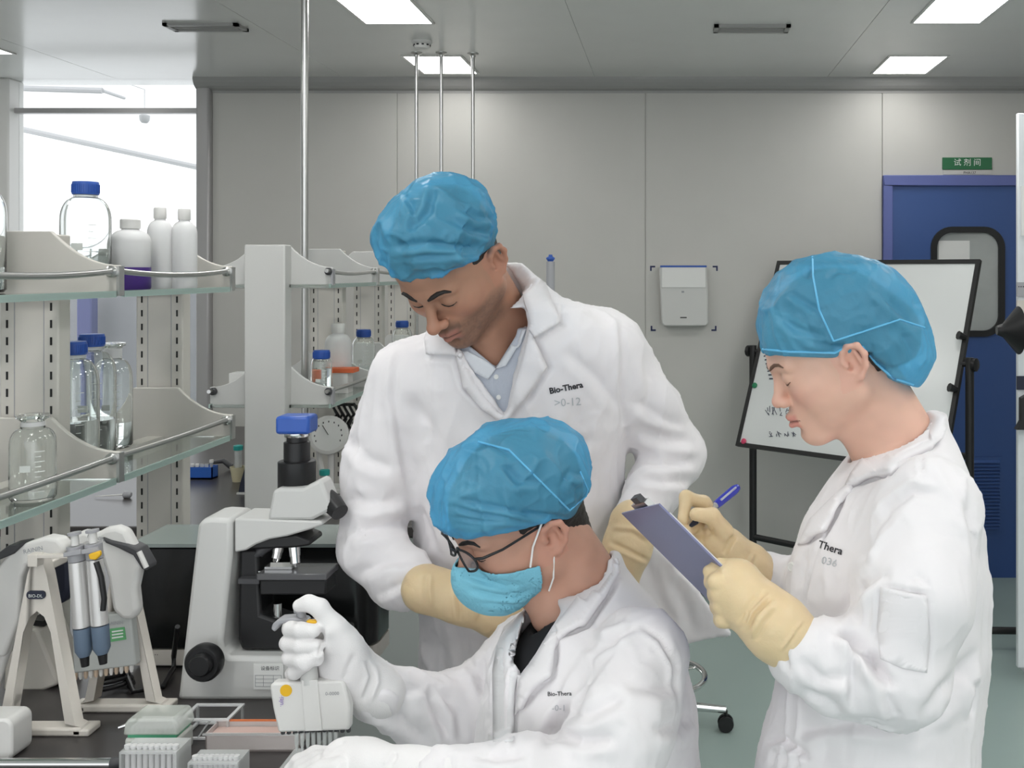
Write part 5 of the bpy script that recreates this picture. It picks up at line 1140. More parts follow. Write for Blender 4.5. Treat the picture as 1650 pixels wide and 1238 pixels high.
# coat
TS = [(424, 800, 840, .055, 1.93), (450, 796, 868, .068, 1.93), (480, 790, 905, .080, 1.93), (500, 760, 965, .10, 1.93), (525, 705, 1005, .12, 1.94), (560, 655, 1022, .13, 1.95), (620, 632, 1022, .135, 1.96), (720, 640, 1010, .135, 1.98), (850, 668, 1000, .135, 2.0), (1000, 680, 1010, .14, 2.05), (1100, 678, 1012, .145, 2.06), (1300, 664, 1016, .15, 2.08), (1460, 655, 1020, .16, 2.08)]
TS = [(a, b, c, d, e + YS) for a, b, c, d, e in TS]
S = SDF((-.72, 1.66, .42), (.22, 2.42, 1.70), 0.0055)
S.loft(TS, .03)
S.chain([PS(655, 612, 1.94), PS(606, 760, 1.93), PS(600, 885, 1.89)], [.072, .062, .060], .03)
S.chain([PS(600, 885, 1.89), PS(645, 930, 1.86), PS(690, 950, 1.80)], [.060, .052, .034], .02)
S.chain([PS(975, 560, 1.95), PS(1040, 660, 2.0), PS(1086, 733, 2.02)], [.074, .062, .060], .03)
S.chain([PS(1086, 733, 2.02), PS(1052, 790, 1.94), PS(1018, 846, 1.87)], [.060, .050, .035], .02)
S.pxprism([(985, 800), (1050, 872), (1110, 935), (1176, 1022), (1110, 1036), (985, 1036)], 2.16, 2.20, .03)
S.cap(PS(806, 440, 1.89), PS(804, 560, 1.91), .060, .056, .006, 'cut')
S.pxprism([(718, 535), (790, 500), (846, 496), (852, 522), (815, 672)], 1.4, 2.03, .004, 'cut')
CALM[:] = [(PS(820, 500, 1.92), .06, .14), (PS(912, 640, 1.80), .04, .10)]
V, Q = S.mesh(); V = relax(V, Q, 2); V = wrinkle(V, Q, .008, 9, 31); V = wrinkle(V, Q, .0055, 18, 33, (1.3, 1.3, .35), True); V = wrinkle(V, Q, .0018, 50, 35, (1, 1, .7), True)
V = folds(V, Q, [([(905, 460), (906, 522), (862, 549), (885, 594), (852, 644), (811, 688)], .006, 4), ([(680, 575), (733, 577), (748, 626), (800, 676)], .005, 4),
    ([(1000, 505), (1003, 560), (1002, 640), (1006, 700)], .005, 5), ([(640, 570), (634, 640), (648, 730), (662, 800)], .006, 6),
    ([(660, 640), (690, 690), (700, 760)], .006, 12), ([(905, 560), (960, 610), (1000, 660)], .005, 10), ([(870, 790), (910, 740), (960, 700)], .005, 10),
    ([(560, 700), (590, 740), (640, 760)], .006, 11), ([(552, 800), (600, 812), (660, 800)], .007, 11), ([(560, 860), (610, 850), (668, 838)], .009, 12),
    ([(570, 930), (620, 905), (670, 900)], .006, 9), ([(600, 965), (640, 945), (668, 930)], .005, 7), ([(676, 910), (680, 950), (676, 985)], .004, 4), ([(664, 925), (668, 955), (664, 985)], .004, 4),
    ([(1015, 640), (1060, 670), (1110, 690)], .006, 10), ([(1020, 690), (1070, 705), (1130, 712)], .008, 11), ([(1030, 740), (1080, 745), (1130, 742)], .007, 9), ([(1030, 770), (1070, 775), (1120, 775)], .006, 8), ([(1010, 812), (1035, 820), (1062, 835)], .005, 6),
    ([(1040, 560), (1050, 620), (1045, 680)], .005, 10), ([(820, 680), (818, 800), (822, 950)], .004, 4), ([(720, 700), (735, 760), (730, 830)], .004, 14), ([(930, 640), (925, 720), (935, 800)], .004, 14),
    ([(700, 1010), (712, 1080), (705, 1180)], .006, 14), ([(745, 1010), (752, 1090)], .004, 12), ([(1040, 900), (1060, 960), (1090, 1020)], .008, 14), ([(1080, 930), (1105, 980), (1120, 1030)], .006, 12), ([(700, 890), (690, 860), (672, 815)], .008, 10)])
CALM[:] = []
coat = to_mesh('lab_coat', V, Q, M_coat, man); cvM = bvh_of(V, Q)
# shirt inside the coat
S = SDF(PS(690, 430, 1.70) - np.array([0, 0, .36]), PS(905, 430, 2.08), 0.004)
S.loft([r for r in TS if 520 < r[0] < 800], .02, grow=-.014)
S.cap(PS(812, 490, 1.94), PS(806, 545, 1.93), .060, .068, .01)
S.cap(PS(812, 420, 1.91), PS(803, 570, 1.92), .061, .056, .005, 'cut'); S.pxprism([(755, 556), (790, 500), (838, 500), (832, 540), (799, 592)], 1.4, 2.0, .003, 'cut')
V, Q = S.mesh(); V = relax(V, Q, 1); V = folds(V, Q, [([(799, 600), (803, 680)], .002, 3)])
to_mesh('shirt', V, Q, M_shirt, man); sv = bvh_of(V, Q)
patch('shirt_collar', [(738, 566), (752, 566), (780, 580), (799, 594), (786, 612), (764, 600)], sv, M_shirtw, man, .006, .003, 4)
patch('shirt_collar', [(828, 470), (843, 478), (850, 520), (838, 552), (815, 590), (799, 594), (822, 560), (832, 520)], sv, M_shirtw, man, .007, .003, 4)
for u, v in ((800, 607), (804, 640)):
    h = hit_px(sv, u, v)
    if h[0] is not None: MB().lathe([(.0045, 0), (.0045, .0015), (.003, .0018)], np.array(h[0]) - .0005, 12, axis=(0, -1, .2)).build('shirt_button', M_paper, man)
patch('collar', [(816, 424), (842, 428), (880, 456), (903, 520), (862, 545), (852, 530), (850, 500), (838, 460)], cvM, M_coat, man, .015, .009, 5)
patch('lapel', [(852, 532), (862, 547), (882, 592), (850, 640), (811, 684), (806, 676), (816, 664), (838, 592)], cvM, M_coat, man, .012, .008, 5)
patch('collar', [(712, 528), (690, 524), (683, 545), (686, 571), (733, 573), (748, 566), (728, 546)], cvM, M_coat, man, .015, .009, 5)
patch('lapel', [(733, 571), (748, 564), (764, 590), (812, 664), (811, 684), (776, 660), (746, 625)], cvM, M_coat, man, .011, .008, 5)
text_obj('coat_text', 'Bio-Thera', .0148, PS(886, 635, 1.75), (1, 0, .20), (-.20, 0, 1), M_ktxt, man, bold=.0005, target=cvM, depth=0)
text_obj('coat_number', '>0-12', .0200, PS(893, 656, 1.75), (1, 0, .07), (-.07, 0, 1), mat('faint_print', (.48, .50, .52), .8), man, target=cvM, depth=0)
# gloves
g = PS
glove('glove', man, [([g(686, 949, 1.80), g(748, 966, 1.81), g(800, 990, 1.83), g(845, 1015, 1.86)], [.044, .042, .038, .042], .02)] +
      [([g(852, 1000 + 12 * i, 1.86 + .006 * i), g(890, 1012 + 14 * i, 1.88 + .004 * i), g(912, 1024 + 14 * i, 1.89)], [.014, .012, .010]) for i in range(4)] + [([g(830, 985, 1.85), g(868, 975, 1.86), g(892, 985, 1.88)], [.015, .013, .010])], M_latex, .0026,
      lines=[([(744, 925), (738, 965), (742, 1005)], .004, 4), ([(694, 925), (692, 950), (696, 978)], -.004, 4), ([(770, 950), (775, 990), (768, 1010)], .002, 6)])
glove('glove', man, [([g(1020, 844, 1.87), g(1010, 884, 1.86), g(994, 935, 1.86), g(975, 985, 1.86)], [.045, .043, .037, .042], .02)] +
      [([g(985 - 12 * i, 1000, 1.84 + .012 * i), g(975 - 14 * i, 1050, 1.85 + .012 * i), g(962 - 13 * i, 1075, 1.87 + .01 * i)], [.014, .012, .010]) for i in range(4)] + [([g(958, 985, 1.84), g(935, 1020, 1.82), g(925, 1045, 1.83)], [.015, .013, .010])], M_latex, .0026,
      lines=[([(980, 872), (1010, 886), (1048, 905)], .004, 4), ([(985, 850), (1020, 852), (1050, 872)], -.004, 4)])
zf = 0.0
legs(man, [(-.36, 2.18, .70), (-.16, 2.20, .70)], [(-.37, 2.17, .48), (-.15, 2.2, .48)], [(-.37, 2.2, .09), (-.15, 2.23, .09)], [(-.42, 2.07, 0), (-.16, 2.09, 0)])

# ================================================================== the woman
wom = thing('person', (.27, 1.63, 0), 'woman in white lab coat and blue cap writing on a clipboard', 'person')
HW = Head(P(1338, 567, 1.62), (-.90, -.03, -.43), (0, -1, -.03), .97)
S = SDF(P(1215, 415, 1.48) - np.array([.01, .0, .36]), P(1555, 415, 1.80), 0.0022)
head_solid(S, HW, nose=.55, jaw=.98, full=1)
S.cap(HW(-.030, 0, -.03), P(1448, 705, 1.63), .051, .056, .03); S.cap(HW(.012, 0, -.085), P(1410, 735, 1.63), .022, .036, .035)
S.cap(P(1440, 790, 1.58), P(1440, 790, 1.68), .05, .05, .03)
V, Q = S.mesh(); V = relax(V, Q, 1)
T = face_tint(V, HW, (.70, .435, .335), (.62, .25, .21), blush=(.72, .36, .29))
to_mesh('body', V, Q, M_skin, wom, T); bv = bvh_of(V, Q)
M_brow = mat('brown_brow', (.14, .075, .05), .7)
brows_and_lashes(bv, HW, wom, M_brow, .0030)
hair_part(wom, HW, -.064, (P(1420, 540, 1.62), [.060, .062, .062]), edge=[-.080, -.050, -.018, .004, .004, -.030, -.012, .034, .062, .09])
S = SDF((P(1210, 400, 1.62) - np.array([0, .15, .27])), P(1515, 400, 1.62) + np.array([0, .15, 0]), 0.0026)
S.ell(P(1322, 510, 1.62), [.090, .094, .092], None, .02); S.ell(P(1275, 535, 1.62), [.045, .075, .062], None, .03); S.ell(P(1418, 540, 1.62), [.074, .080, .074], Matrix.Rotation(-.5, 3, 'Y').transposed() and np.eye(3), .05); S.ell(P(1440, 585, 1.62), [.050, .066, .050], None, .04); S.ell(P(1380, 475, 1.62), [.075, .08, .055], None, .04)
hemu = [P(u, 500, 1.62)[0] for u in (1200, 1228, 1345, 1366, 1390, 1412, 1440, 1478, 1520)]; hemz = [P(1300, v, 1.62)[2] for v in (568, 568, 572, 561, 562, 588, 612, 624, 624)]
S.half(lambda x, y, z: np.interp(x, hemu, hemz).astype(np.float32) - z)
V, Q = S.mesh(); V = relax(V, Q, 2); V = cap_cloth(V, Q, HW, .006, 41)
V = folds(V, Q, [([(1250, 505), (1280, 530), (1335, 545)], .004, 7), ([(1270, 470), (1300, 490), (1325, 505)], .003, 6), ([(1330, 450), (1350, 435), (1380, 440)], .003, 6), ([(1400, 455), (1440, 490), (1480, 530)], .004, 8), ([(1300, 450), (1305, 430)], .003, 6), ([(1290, 545), (1340, 560), (1370, 560)], .003, 5), ([(1450, 530), (1470, 570), (1480, 610)], .003, 7), ([(1400, 580), (1430, 595), (1460, 600)], .002, 6)])
to_mesh('bouffant_cap', V, Q, M_cap, wom); cb = bvh_of(V, Q)
seam_tube('cap_seam', [(1309, 414), (1310, 445), (1320, 500), (1343, 550)], cb, .0016, M_seam, wom)
seam_tube('cap_seam', [(1343, 550), (1390, 535), (1450, 515), (1490, 528)], cb, .0014, M_seam, wom)
seam_tube('cap_band', [(1229, 563), (1270, 567), (1345, 569), (1366, 558), (1390, 559), (1412, 586), (1440, 610), (1472, 620)], cb, .0018, M_seam, wom)
TW = [(664, 1500, 1524, .03, 1.63), (690, 1440, 1527, .062, 1.63), (715, 1405, 1540, .085, 1.63), (740, 1368, 1549, .12, 1.63), (780, 1340, 1562, .165, 1.63), (850, 1296, 1578, .18, 1.63), (930, 1270, 1588, .18, 1.63), (1050, 1262, 1584, .175, 1.63), (1150, 1245, 1573, .175, 1.63), (1238, 1222, 1572, .185, 1.63), (1440, 1190, 1580, .20, 1.63)]
S = SDF((.03, 1.30, .66), (.54, 1.94, 1.47), 0.005)
S.loft(TW, .03)
S.chain([P(1492, 822, 1.50), P(1470, 960, 1.43), P(1447, 1083, 1.42)], [.078, .074, .070], .03)
S.chain([P(1447, 1083, 1.42), P(1360, 1075, 1.42), P(1300, 1054, 1.41)], [.070, .062, .049], .02)
S.chain([P(1440, 820, 1.79), P(1380, 1010, 1.82), P(1300, 960, 1.76), P(1240, 928, 1.71)], [.07, .058, .045, .036], .03)
S.cap(HW(-.03, 0, -.04), P(1448, 705, 1.63), .054, .059, .004, 'cut'); S.cap(P(1415, 690, 1.63), P(1395, 745, 1.63), .036, .026, .006, 'cut')
CALM[:] = [(P(1445, 710, 1.63), .10, .17), (P(1330, 890, 1.46), .03, .08)]
V, Q = S.mesh(); V = relax(V, Q, 2); V = wrinkle(V, Q, .007, 9, 51); V = wrinkle(V, Q, .0045, 18, 53, (1.3, 1.3, .4), True); V = wrinkle(V, Q, .0016, 50, 55, (1, 1, .7), True)
V = folds(V, Q, [([(1524, 710), (1489, 722), (1450, 742), (1431, 762), (1395, 774), (1361, 786)], .008, 4), ([(1363, 788), (1344, 832), (1328, 858), (1284, 882)], .006, 4), ([(1362, 784), (1310, 900), (1285, 1000)], .003, 3), ([(1520, 800), (1470, 790), (1430, 820), (1400, 880), (1384, 905)], .006, 7), ([(1483, 722), (1484, 790)], .003, 3), ([(1384, 905), (1400, 860), (1412, 830)], .007, 8), ([(1555, 800), (1570, 860), (1576, 920)], .006, 8),
    ([(1350, 1010), (1385, 1040), (1425, 1095)], .012, 10), ([(1345, 1015), (1375, 1030), (1372, 1150)], .006, 7), ([(1395, 1045), (1420, 1090), (1445, 1110)], .012, 10), ([(1290, 1110), (1330, 1130), (1360, 1160)], .006, 9), ([(1285, 1060), (1320, 1095), (1375, 1090)], .005, 10), ([(1272, 1010), (1262, 1050), (1274, 1090)], .004, 5),
    ([(1417, 944), (1470, 955), (1498, 958)], .004, 3), ([(1417, 944), (1414, 1000), (1405, 1035)], .003, 3), ([(1416, 960), (1470, 972), (1497, 974)], .003, 3), ([(1494, 945), (1500, 1020), (1495, 1090)], .003, 4), ([(1460, 945), (1480, 928), (1500, 950)], .004, 6),
    ([(1370, 960), (1410, 930), (1440, 925)], .005, 10), ([(1345, 1000), (1380, 960), (1390, 930)], .005, 9), ([(1280, 1180), (1360, 1168), (1470, 1172)], .006, 10), ([(1480, 1160), (1530, 1120), (1560, 1060)], .007, 13), ([(1500, 1130), (1550, 1090), (1575, 1040)], .005, 10), ([(1555, 1105), (1571, 1102), (1565, 1160)], .005, 5),
    ([(1300, 880), (1290, 960), (1300, 1000)], .004, 8), ([(1228, 1200), (1260, 1190), (1310, 1225)], .006, 6), ([(1240, 1238), (1250, 1205)], .004, 5), ([(1262, 1238), (1266, 1208)], .004, 5), ([(1285, 1238), (1284, 1215)], .004, 5), ([(1330, 1180), (1325, 1238)], .003, 12), ([(1420, 1100), (1440, 1150), (1450, 1165)], .006, 9)])
CALM[:] = []
to_mesh('lab_coat', V, Q, M_coat, wom); cvW = bvh_of(V, Q)
patch('collar', [(1500, 662), (1522, 668), (1526, 690), (1520, 706), (1489, 718), (1450, 738), (1431, 757), (1395, 770), (1361, 781), (1370, 762), (1385, 742), (1420, 706), (1465, 680)], cvW, M_coat, wom, .015, .011, 5)
patch('lapel', [(1361, 781), (1340, 800), (1304, 836), (1284, 878), (1298, 874), (1326, 856), (1342, 830), (1372, 782)], cvW, M_coat, wom, .012, .008, 5)
h = hit_px(cvW, 1276, 914)
if h[0] is not None: MB().lathe([(.0075, -.001), (.0075, .002), (.006, .003), (.004, .0022)], np.array(h[0]), 18, axis=(-.7, -.7, 0)).build('button', M_paper, wom)
text_obj('coat_text', 'Thera', .0145, P(1317, 882, 1.45), (1, 0, -.32), (.32, 0, 1), M_ktxt, wom, bold=.0003, target=cvW, depth=0)
text_obj('coat_number', '036', .0150, P(1322, 908, 1.45), (1, 0, -.25), (.25, 0, 1), MATS['faint_print'], wom, target=cvW, depth=0)
patch('sleeve_pocket', [(1419, 946), (1494, 960), (1499, 1030), (1494, 1085), (1455, 1078), (1418, 1062), (1413, 1010)], cvW, M_coat, wom, .0022, .0016, 6)
# gloves: the near hand closes on the clipboard, the far hand writes
glove('glove', wom, [([P(1300, 1052, 1.410), P(1252, 1012, 1.415), P(1222, 984, 1.43), P(1186, 955, 1.445)], [.038, .042, .036, .034], .02), ([P(1190, 935, 1.455), P(1182, 975, 1.455)], [.028, .028], .02),
      ([P(1206, 930, 1.47), P(1182, 918, 1.475), P(1160, 915, 1.47), P(1143, 921, 1.465)], [.017, .0135, .0115, .0095], .008)] +
      [([P(1178 - 2 * i, 936 + 19 * i, 1.45), P(1155 + 4 * i, 938 + 20 * i, 1.435), P(1148 + 5 * i, 938 + 20 * i, 1.46), P(1160 + 5 * i, 936 + 20 * i, 1.485)], [.0128, .0122, .0115, .0095], .004) for i in range(4)], M_latex, .0019,
      lines=[([(1194, 1016), (1206, 985), (1237, 950)], .004, 4), ([(1202, 1020), (1216, 990), (1244, 962)], .004, 4), ([(1210, 1030), (1226, 1000), (1250, 974)], -.004, 4), ([(1187, 1008), (1198, 985), (1225, 950)], .003, 4), ([(1256, 1052), (1275, 1025), (1294, 998)], -.003, 3)])
glove('glove', wom, [([P(1232, 930, 1.71), P(1205, 908, 1.69), P(1172, 884, 1.67), P(1150, 868, 1.66)], [.034, .029, .027, .026], .02),
      ([P(1157, 846, 1.67), P(1134, 811, 1.66), P(1106, 802, 1.645), P(1101, 836, 1.625)], [.015, .0115, .0105, .0090], .005),
      ([P(1166, 858, 1.645), P(1147, 832, 1.63), P(1122, 829, 1.615)], [.016, .0125, .0105], .005),
      ([P(1140, 866, 1.67), P(1118, 846, 1.655), P(1106, 856, 1.625)], [.014, .0115, .0095], .005),
      ([P(1142, 884, 1.67), P(1124, 872, 1.655), P(1118, 884, 1.63)], [.013, .0110, .0095], .005),
      ([P(1150, 896, 1.68), P(1136, 893, 1.655), P(1134, 902, 1.635)], [.012, .0100, .0090], .005)], M_latex, .0017,
      lines=[([(1166, 895), (1178, 870), (1186, 862)], .003, 4), ([(1198, 925), (1208, 905), (1215, 890)], -.003, 4), ([(1150, 850), (1140, 862), (1128, 862)], .002, 4)])
legs(wom, [(.27, 1.55, .70), (.27, 1.73, .70)], [(.25, 1.55, .48), (.25, 1.72, .48)], [(.28, 1.55, .09), (.28, 1.72, .09)], [(.14, 1.54, 0), (.14, 1.73, 0)])

# ================================================================== the seated man
sit = thing('person', (-.12, 1.70, 0), 'seated man with glasses, face mask and pipette', 'person')
HS = Head(P(834, 830, 1.68), (-.78, -.45, -.43), (.45, -.85, -.2), 1.04)
S = SDF(P(700, 700, 1.50) - np.array([.01, .0, .35]), P(1030, 700, 1.88), 0.0024)
head_solid(S, HS, nose=.8, full=1)
S.cap(HS(-.034, 0, -.03), P(948, 955, 1.72), .056, .062, .03); S.cap(HS(.012, 0, -.085), P(893, 985, 1.69), .028, .040, .03)
S.cap(P(945, 1040, 1.66), P(945, 1040, 1.76), .05, .05, .03)
V, Q = S.mesh(); V = relax(V, Q, 1)
T = face_tint(V, HS, (.52, .29, .21), (.48, .2, .17), blush=(.60, .27, .20))
to_mesh('body', V, Q, M_skin, sit, T); bv = bvh_of(V, Q)
brows_and_lashes(bv, HS, sit, M_hair, .0036)
hair_part(sit, HS, -.092)
S = SDF(P(836, 780, 1.68) - .19, P(836, 780, 1.68) + .19, 0.0026)
S.ell(HS(.008, 0, .060), [.108, .098, .086], HS.R, .02); S.ell(HS(-.035, 0, .050), [.104, .098, .084], HS.R, .04); S.ell(HS(.0, 0, .01), [.104, .088, .07], HS.R, .02)
def cuts(x, y, z):
    q = [(x - HS.o[0]) * HS.R[i][0] + (y - HS.o[1]) * HS.R[i][1] + (z - HS.o[2]) * HS.R[i][2] for i in range(3)]
    return np.interp(q[0], [-.16, -.10, -.05, -.02, .03, .08, .15], [-.050, -.042, -.010, .018, .030, .040, .042]) * HS.s - q[2]
S.half(cuts); V, Q = S.mesh(); V = relax(V, Q, 2); V = cap_cloth(V, Q, HS, .009, 61)
V = folds(V, Q, [([(722, 800), (770, 812), (850, 828), (930, 838)], .004, 5), ([(722, 815), (770, 828), (840, 838)], .003, 4), ([(722, 832), (780, 840), (860, 842)], .002, 3), ([(810, 745), (835, 775), (870, 775)], .005, 8), ([(760, 720), (790, 712), (830, 735)], .004, 7), ([(900, 790), (920, 760), (945, 770)], .003, 6), ([(905, 760), (930, 790), (940, 830)], .003, 6)])
to_mesh('bouffant_cap', V, Q, M_cap, sit); cb = bvh_of(V, Q)
seam_tube('cap_seam', [(770, 712), (820, 725), (870, 775), (918, 823)], cb, .0016, M_seam, sit)
seam_tube('cap_seam', [(918, 823), (950, 795), (935, 760)], cb, .0013, M_seam, sit)
# face mask: a pleated shell standing off the lower face
S = SDF(HS.o - .17, HS.o + .17, 0.0022)
head_solid(S, HS, nose=.8, full=1); F0 = S.F.copy(); S2 = SDF(HS.o - .17, HS.o + .17, 0.0022)
S2.ell(HS(.056, 0, -.072), [.074, .066, .062], HS.R, .02); S2.ell(HS(.095, 0, -.050), [.034, .030, .034], HS.R, .03)
S2.F = np.minimum(S2.F, S.F - .0065); inner = np.minimum(S2.F + .003, 1)
x, y, z = S2.ax[0][:, None, None], S2.ax[1][None, :, None], S2.ax[2][None, None, :]
qf, ql, qu = [((x - HS.o[0]) * HS.R[i][0] + (y - HS.o[1]) * HS.R[i][1] + (z - HS.o[2]) * HS.R[i][2]) / HS.s for i in range(3)]
keep = np.maximum(np.maximum(qu - (-.026 + .30 * (qf - .085)) * 1.0, -.128 - qu + 0 * qf), .024 - .16 * (qu + .07) - qf)
S2.F = np.maximum(np.maximum(S2.F, -inner), keep).astype(np.float32)
V, Q = S2.mesh(); V = relax(V, Q, 2)
V = folds(V, Q, [([(745, 925), (790, 940), (845, 945)], .003, 5), ([(755, 950), (800, 962), (850, 962)], .003, 5), ([(775, 970), (810, 975), (850, 975)], .002, 4), ([(800, 935), (830, 960), (862, 950)], .002, 5)])
mk = to_mesh('face_mask', V, Q, M_mask, sit)
def surf(f, l, u, off=.003):
    a = Vector(HS(f, l * 2.2, u).tolist()); d = Vector(HS(f, 0, u).tolist()) - a; h_ = bv.ray_cast(a, d.normalized())
    return np.array(h_[0]) - np.array(d.normalized()) * off if h_[0] is not None else HS(f, l, u)
for q in (1, -1):
    MB().tube([surf(.034, q * .07, -.040, .007), surf(.018, q * .07, -.015), HS(-.004, q * .086, .018), HS(-.02, q * .088, .024)], .0016, 8).build('mask_band', M_band, sit, smooth=True)
    MB().tube([surf(.020, q * .07, -.098, .007), surf(.008, q * .07, -.078), HS(-.006, q * .080, -.042), HS(-.02, q * .085, -.04)], .0014, 8).build('mask_band', M_band, sit, smooth=True)
# glasses
M_lens = see_through('spectacle_lens', (.7, .72, .75), .05, .86)
gl = MB(); LZ = .003
for q in (1, -1):
    ring = [HS(.108 - .010 * abs(math.cos(a)) * (1 if q * math.cos(a) > 0 else .2), q * .033 + .0245 * math.cos(a), LZ + .0195 * math.sin(a)) for a in np.linspace(0, 2 * math.pi, 29)]
    gl.tube(ring, .0019, 8, cap=False)
    gl.tube([HS(.099, q * .0575, LZ + .008), HS(.090, q * .068, LZ + .008), HS(.06, q * .074, LZ + .006), HS(.0, q * .081, .012), HS(-.018, q * .083, .010), HS(-.03, q * .082, -.01)], [.0022, .0024, .002, .0019, .0019, .0016], 8)
gl.tube([HS(.108, .010, LZ + .004), HS(.111, 0, LZ + .007), HS(.108, -.010, LZ + .004)], .0018, 8)
go = gl.build('glasses', M_black, sit, smooth=True)
for q in (1, -1):
    ln = [HS(.1075 - .010 * abs(math.cos(a)) * (1 if q * math.cos(a) > 0 else .2), q * .033 + .0235 * math.cos(a), LZ + .0185 * math.sin(a)) for a in np.linspace(0, 2 * math.pi, 24, endpoint=False)]
    MB().add(ln + [p - .001 * HS.f for p in ln], [tuple(range(24)), tuple(range(47, 23, -1))] + [(i, (i + 1) % 24, 24 + (i + 1) % 24, 24 + i) for i in range(24)]).build('lens', M_lens, go)
# coat
TT = [(893, 978, 1000, .03, 1.72), (920, 945, 1010, .06, 1.72), (950, 890, 1032, .10, 1.71), (985, 842, 1062, .145, 1.70), (1030, 805, 1088, .18, 1.70), (1080, 785, 1106, .19, 1.70), (1150, 772, 1124, .19, 1.70), (1240, 768, 1127, .195, 1.70), (1330, 768, 1130, .20, 1.70), (1460, 775, 1132, .20, 1.70)]
S = SDF((-.66, 1.28, .60), (.12, 2.0, 1.42), 0.005)
S.loft(TT, .03)
S.chain([P(1030, 1060, 1.56), P(1000, 1170, 1.49), P(978, 1268, 1.46)], [.074, .072, .068], .03)
S.chain([P(978, 1268, 1.46), P(850, 1256, 1.44), P(712, 1252, 1.43)], [.066, .052, .038], .02)
S.chain([P(860, 1060, 1.84), P(770, 1150, 1.82), P(708, 1158, 1.78), P(602, 1112, 1.662)], [.080, .072, .066, .044], .03)
S.cap(HS(-.03, 0, -.05), P(948, 955, 1.72), .060, .065, .004, 'cut')
S.pxprism([(850, 972), (880, 940), (905, 985), (886, 1016), (838, 1094), (826, 1060)], 1.3, 1.74, .004, 'cut')
for yy in (1.58, 1.80): S.cap((-.12, yy, .66), (-.50, yy + (.02 if yy > 1.7 else -.02), .645), .10, .085, .03)
CALM[:] = [(P(940, 960, 1.70), .10, .17), (P(895, 1125, 1.52), .03, .08)]
V, Q = S.mesh(); V = relax(V, Q, 2); V = wrinkle(V, Q, .007, 9, 71); V = wrinkle(V, Q, .005, 18, 73, (1.3, 1.3, .5), True); V = wrinkle(V, Q, .0018, 50, 75, (1, 1, .7), True)
V = folds(V, Q, [([(1001, 924), (977, 964), (945, 1007), (900, 1026)], .008, 4), ([(897, 1030), (895, 1058), (890, 1090), (862, 1114), (832, 1152)], .006, 4), ([(942, 1090), (950, 1062), (985, 1030), (1031, 1007)], .006, 6), ([(1031, 1007), (1065, 1030), (1088, 1070), (1093, 1140)], .005, 5), ([(942, 1082), (925, 1130), (898, 1160), (876, 1206)], .010, 9), ([(1000, 1030), (960, 1070), (935, 1110)], .006, 10), ([(950, 1010), (985, 1000), (1010, 990)], .005, 8), ([(940, 1050), (970, 1035), (1000, 1030)], .005, 8), ([(880, 1180), (940, 1195), (1000, 1190)], .006, 11), ([(895, 1155), (950, 1150), (1010, 1120)], .006, 12), ([(1000, 1100), (1060, 1110), (1095, 1100)], .005, 12), ([(1050, 1180), (1090, 1170), (1120, 1150)], .006, 12),
    ([(630, 1090), (650, 1120), (648, 1180)], .006, 9), ([(690, 1105), (700, 1140), (720, 1180), (728, 1205)], .009, 9), ([(712, 1110), (740, 1150), (745, 1200)], .007, 9), ([(750, 1060), (770, 1085), (785, 1130)], .006, 9), ([(780, 1050), (776, 1100), (786, 1142)], .005, 7), ([(610, 1100), (640, 1110), (690, 1108)], .004, 8), ([(585, 1140), (640, 1160), (690, 1195)], .005, 10), ([(608, 1080), (602, 1110), (588, 1140)], .004, 5),
    ([(720, 1218), (722, 1240)], .004, 5), ([(760, 1214), (800, 1222), (850, 1216)], .005, 8), ([(828, 1000), (826, 1100), (828, 1225)], .006, 5), ([(792, 1040), (793, 1120), (794, 1210)], .005, 5)])
CALM[:] = []
to_mesh('lab_coat', V, Q, M_coat, sit); cvT = bvh_of(V, Q)
S = SDF((-.38, 1.45, .95), (.08, 1.9, 1.33), 0.005)
S.loft([r for r in TT if 930 < r[0] < 1250], .02, grow=-.030); S.cap(HS(-.03, 0, -.05), P(940, 985, 1.72), .060, .066, .005, 'cut'); S.cap(HS(.03, 0, -.10), P(893, 990, 1.68), .04, .044, .005, 'cut')
V, Q = S.mesh(); V = relax(V, Q, 2); to_mesh('black_tee', V, Q, M_tee, sit)
patch('collar', [(978, 900), (996, 900), (1000, 922), (975, 960), (943, 1003), (898, 1022), (872, 1040), (889, 1010), (912, 985), (945, 940)], cvT, M_coat, sit, .015, .010, 5)
patch('lapel', [(898, 1018), (889, 1018), (868, 1048), (836, 1096), (829, 1153), (840, 1140), (862, 1110), (888, 1088), (893, 1055)], cvT, M_coat, sit, .012, .008, 5)
patch('front_facing', [(812, 1010), (842, 985), (838, 1060), (828, 1120), (828, 1192), (794, 1194), (793, 1080), (800, 1040)], cvT, M_coatin, sit, .005, .003, 6)
text_obj('coat_text', 'Bio-Thera', .0082, P(882, 1122, 1.45), (1, 0, .03), (0, 0, 1), M_ktxt, sit, bold=.0001, target=cvT, depth=0)
text_obj('coat_number', '-0-1', .012, P(889, 1146, 1.45), (1, 0, 0), (0, 0, 1), MATS['faint_print'], sit, target=cvT, depth=0)
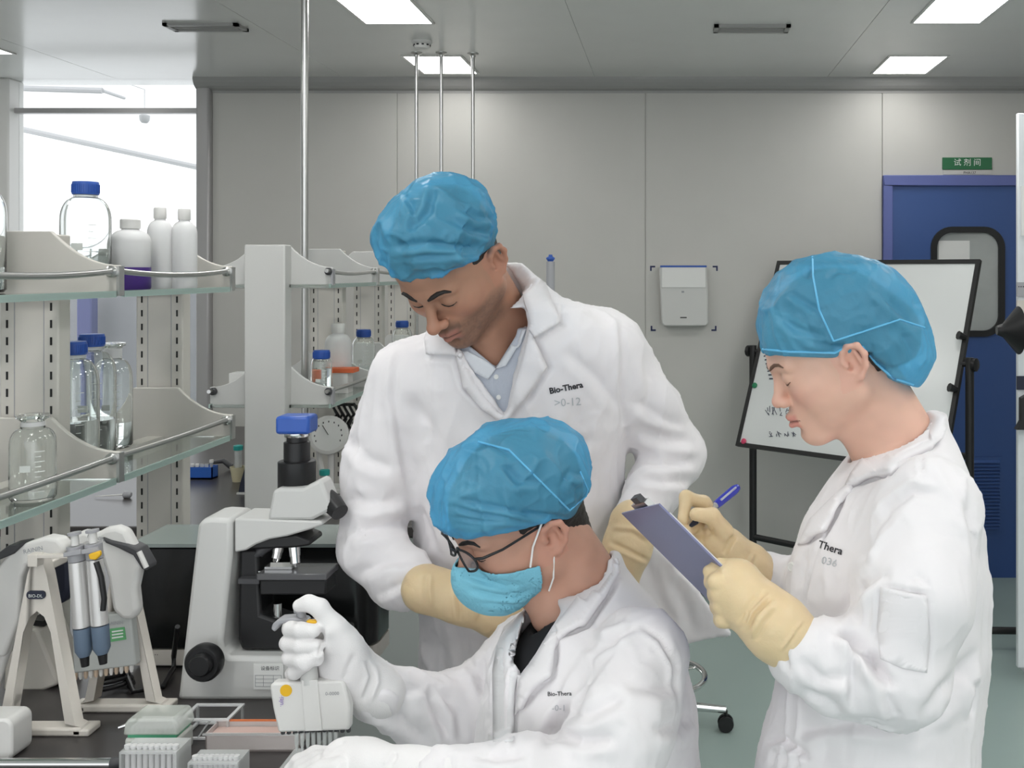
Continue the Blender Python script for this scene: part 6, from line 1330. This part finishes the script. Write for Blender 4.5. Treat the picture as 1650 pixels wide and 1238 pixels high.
# gloves: the far hand holds the multichannel pipette, the near hand lies on the bench
hz = 1.60
def fing(v, r, du=0, tip=512):
    return ([P(528, v - 2, hz + .040), P(482, v - 2, hz + .052), P(462 + du, v, hz + .026), P(463 + du, v + 1, hz - .012), P(484, v + 3, hz - .027), P(tip, v + 4, hz - .024)], [r + .001, r, r + .0005, r, r, r - .002], .0035)
glove('glove', sit, [fing(1013, .0118, 6, 506), fing(1037, .0118, 2, 511), fing(1060, .0112, 5, 511),
      ([P(530, 1078, hz + .040), P(490, 1084, hz + .048), P(472, 1086, hz + .022), P(475, 1084, hz - .010), P(492, 1070, hz - .027), P(511, 1056, hz - .028)], [.0115, .011, .011, .0105, .0105, .009], .0035),
      ([P(562, 1045, hz + .01), P(540, 1012, hz - .005), P(515, 980, hz - .010), P(497, 972, hz - .010), P(482, 976, hz - .008)], [.022, .0165, .0125, .0110, .0095], .008),
      ([P(532, 1020, hz + .032), P(540, 1072, hz + .034)], [.022, .024], .02), ([P(548, 1035, hz + .012), P(560, 1070, hz + .030), P(590, 1102, hz + .055), P(612, 1118, hz + .062)], [.024, .034, .038, .040], .02), ([P(528, 1050, hz + .02), P(540, 1086, hz + .042)], [.016, .018], .015)], M_cotton, .0017, wr=.0008,
      lines=[([(590, 1062), (600, 1090), (585, 1130)], .003, 4), ([(604, 1070), (608, 1100), (594, 1138)], -.003, 4), ([(512, 1060), (520, 1040), (520, 1010)], .003, 4), ([(575, 1050), (560, 1080), (556, 1100)], .002, 6)])
hn = 1.47
glove('glove', sit, [([P(722, 1252, 1.43), P(660, 1246, 1.44), P(590, 1236, 1.46), P(552, 1228, 1.47)], [.037, .031, .031, .030], .02), ([P(560, 1222, 1.50), P(600, 1236, 1.44)], [.026, .026], .02)] +
      [([P(556 - 3 * i, 1220 + 6 * i, hn + .035 - .024 * i), P(508 + 3 * i, 1217 + 8 * i, hn + .050 - .026 * i), P(482 + 4 * i, 1228 + 9 * i, hn + .055 - .027 * i), P(468 + 5 * i, 1240 + 9 * i, hn + .055 - .028 * i)], [.0145, .0125, .0115, .0095], .005) for i in range(4)] +
      [([P(600, 1232, 1.50), P(548, 1238, 1.535), P(512, 1246, 1.54)], [.016, .0135, .010], .006)], M_cotton, .0018, wr=.0008, lines=[([(700, 1218), (697, 1238)], -.003, 3), ([(560, 1192), (540, 1200), (520, 1215)], .002, 5), ([(640, 1212), (625, 1238)], .003, 4)])
legs(sit, [(-.10, 1.60, .62), (-.10, 1.80, .62)], [(-.50, 1.565, .60), (-.50, 1.815, .60)], [(-.46, 1.58, .10), (-.46, 1.80, .10)], [(-.57, 1.58, 0), (-.57, 1.80, 0)], r=(.082, .066, .048))
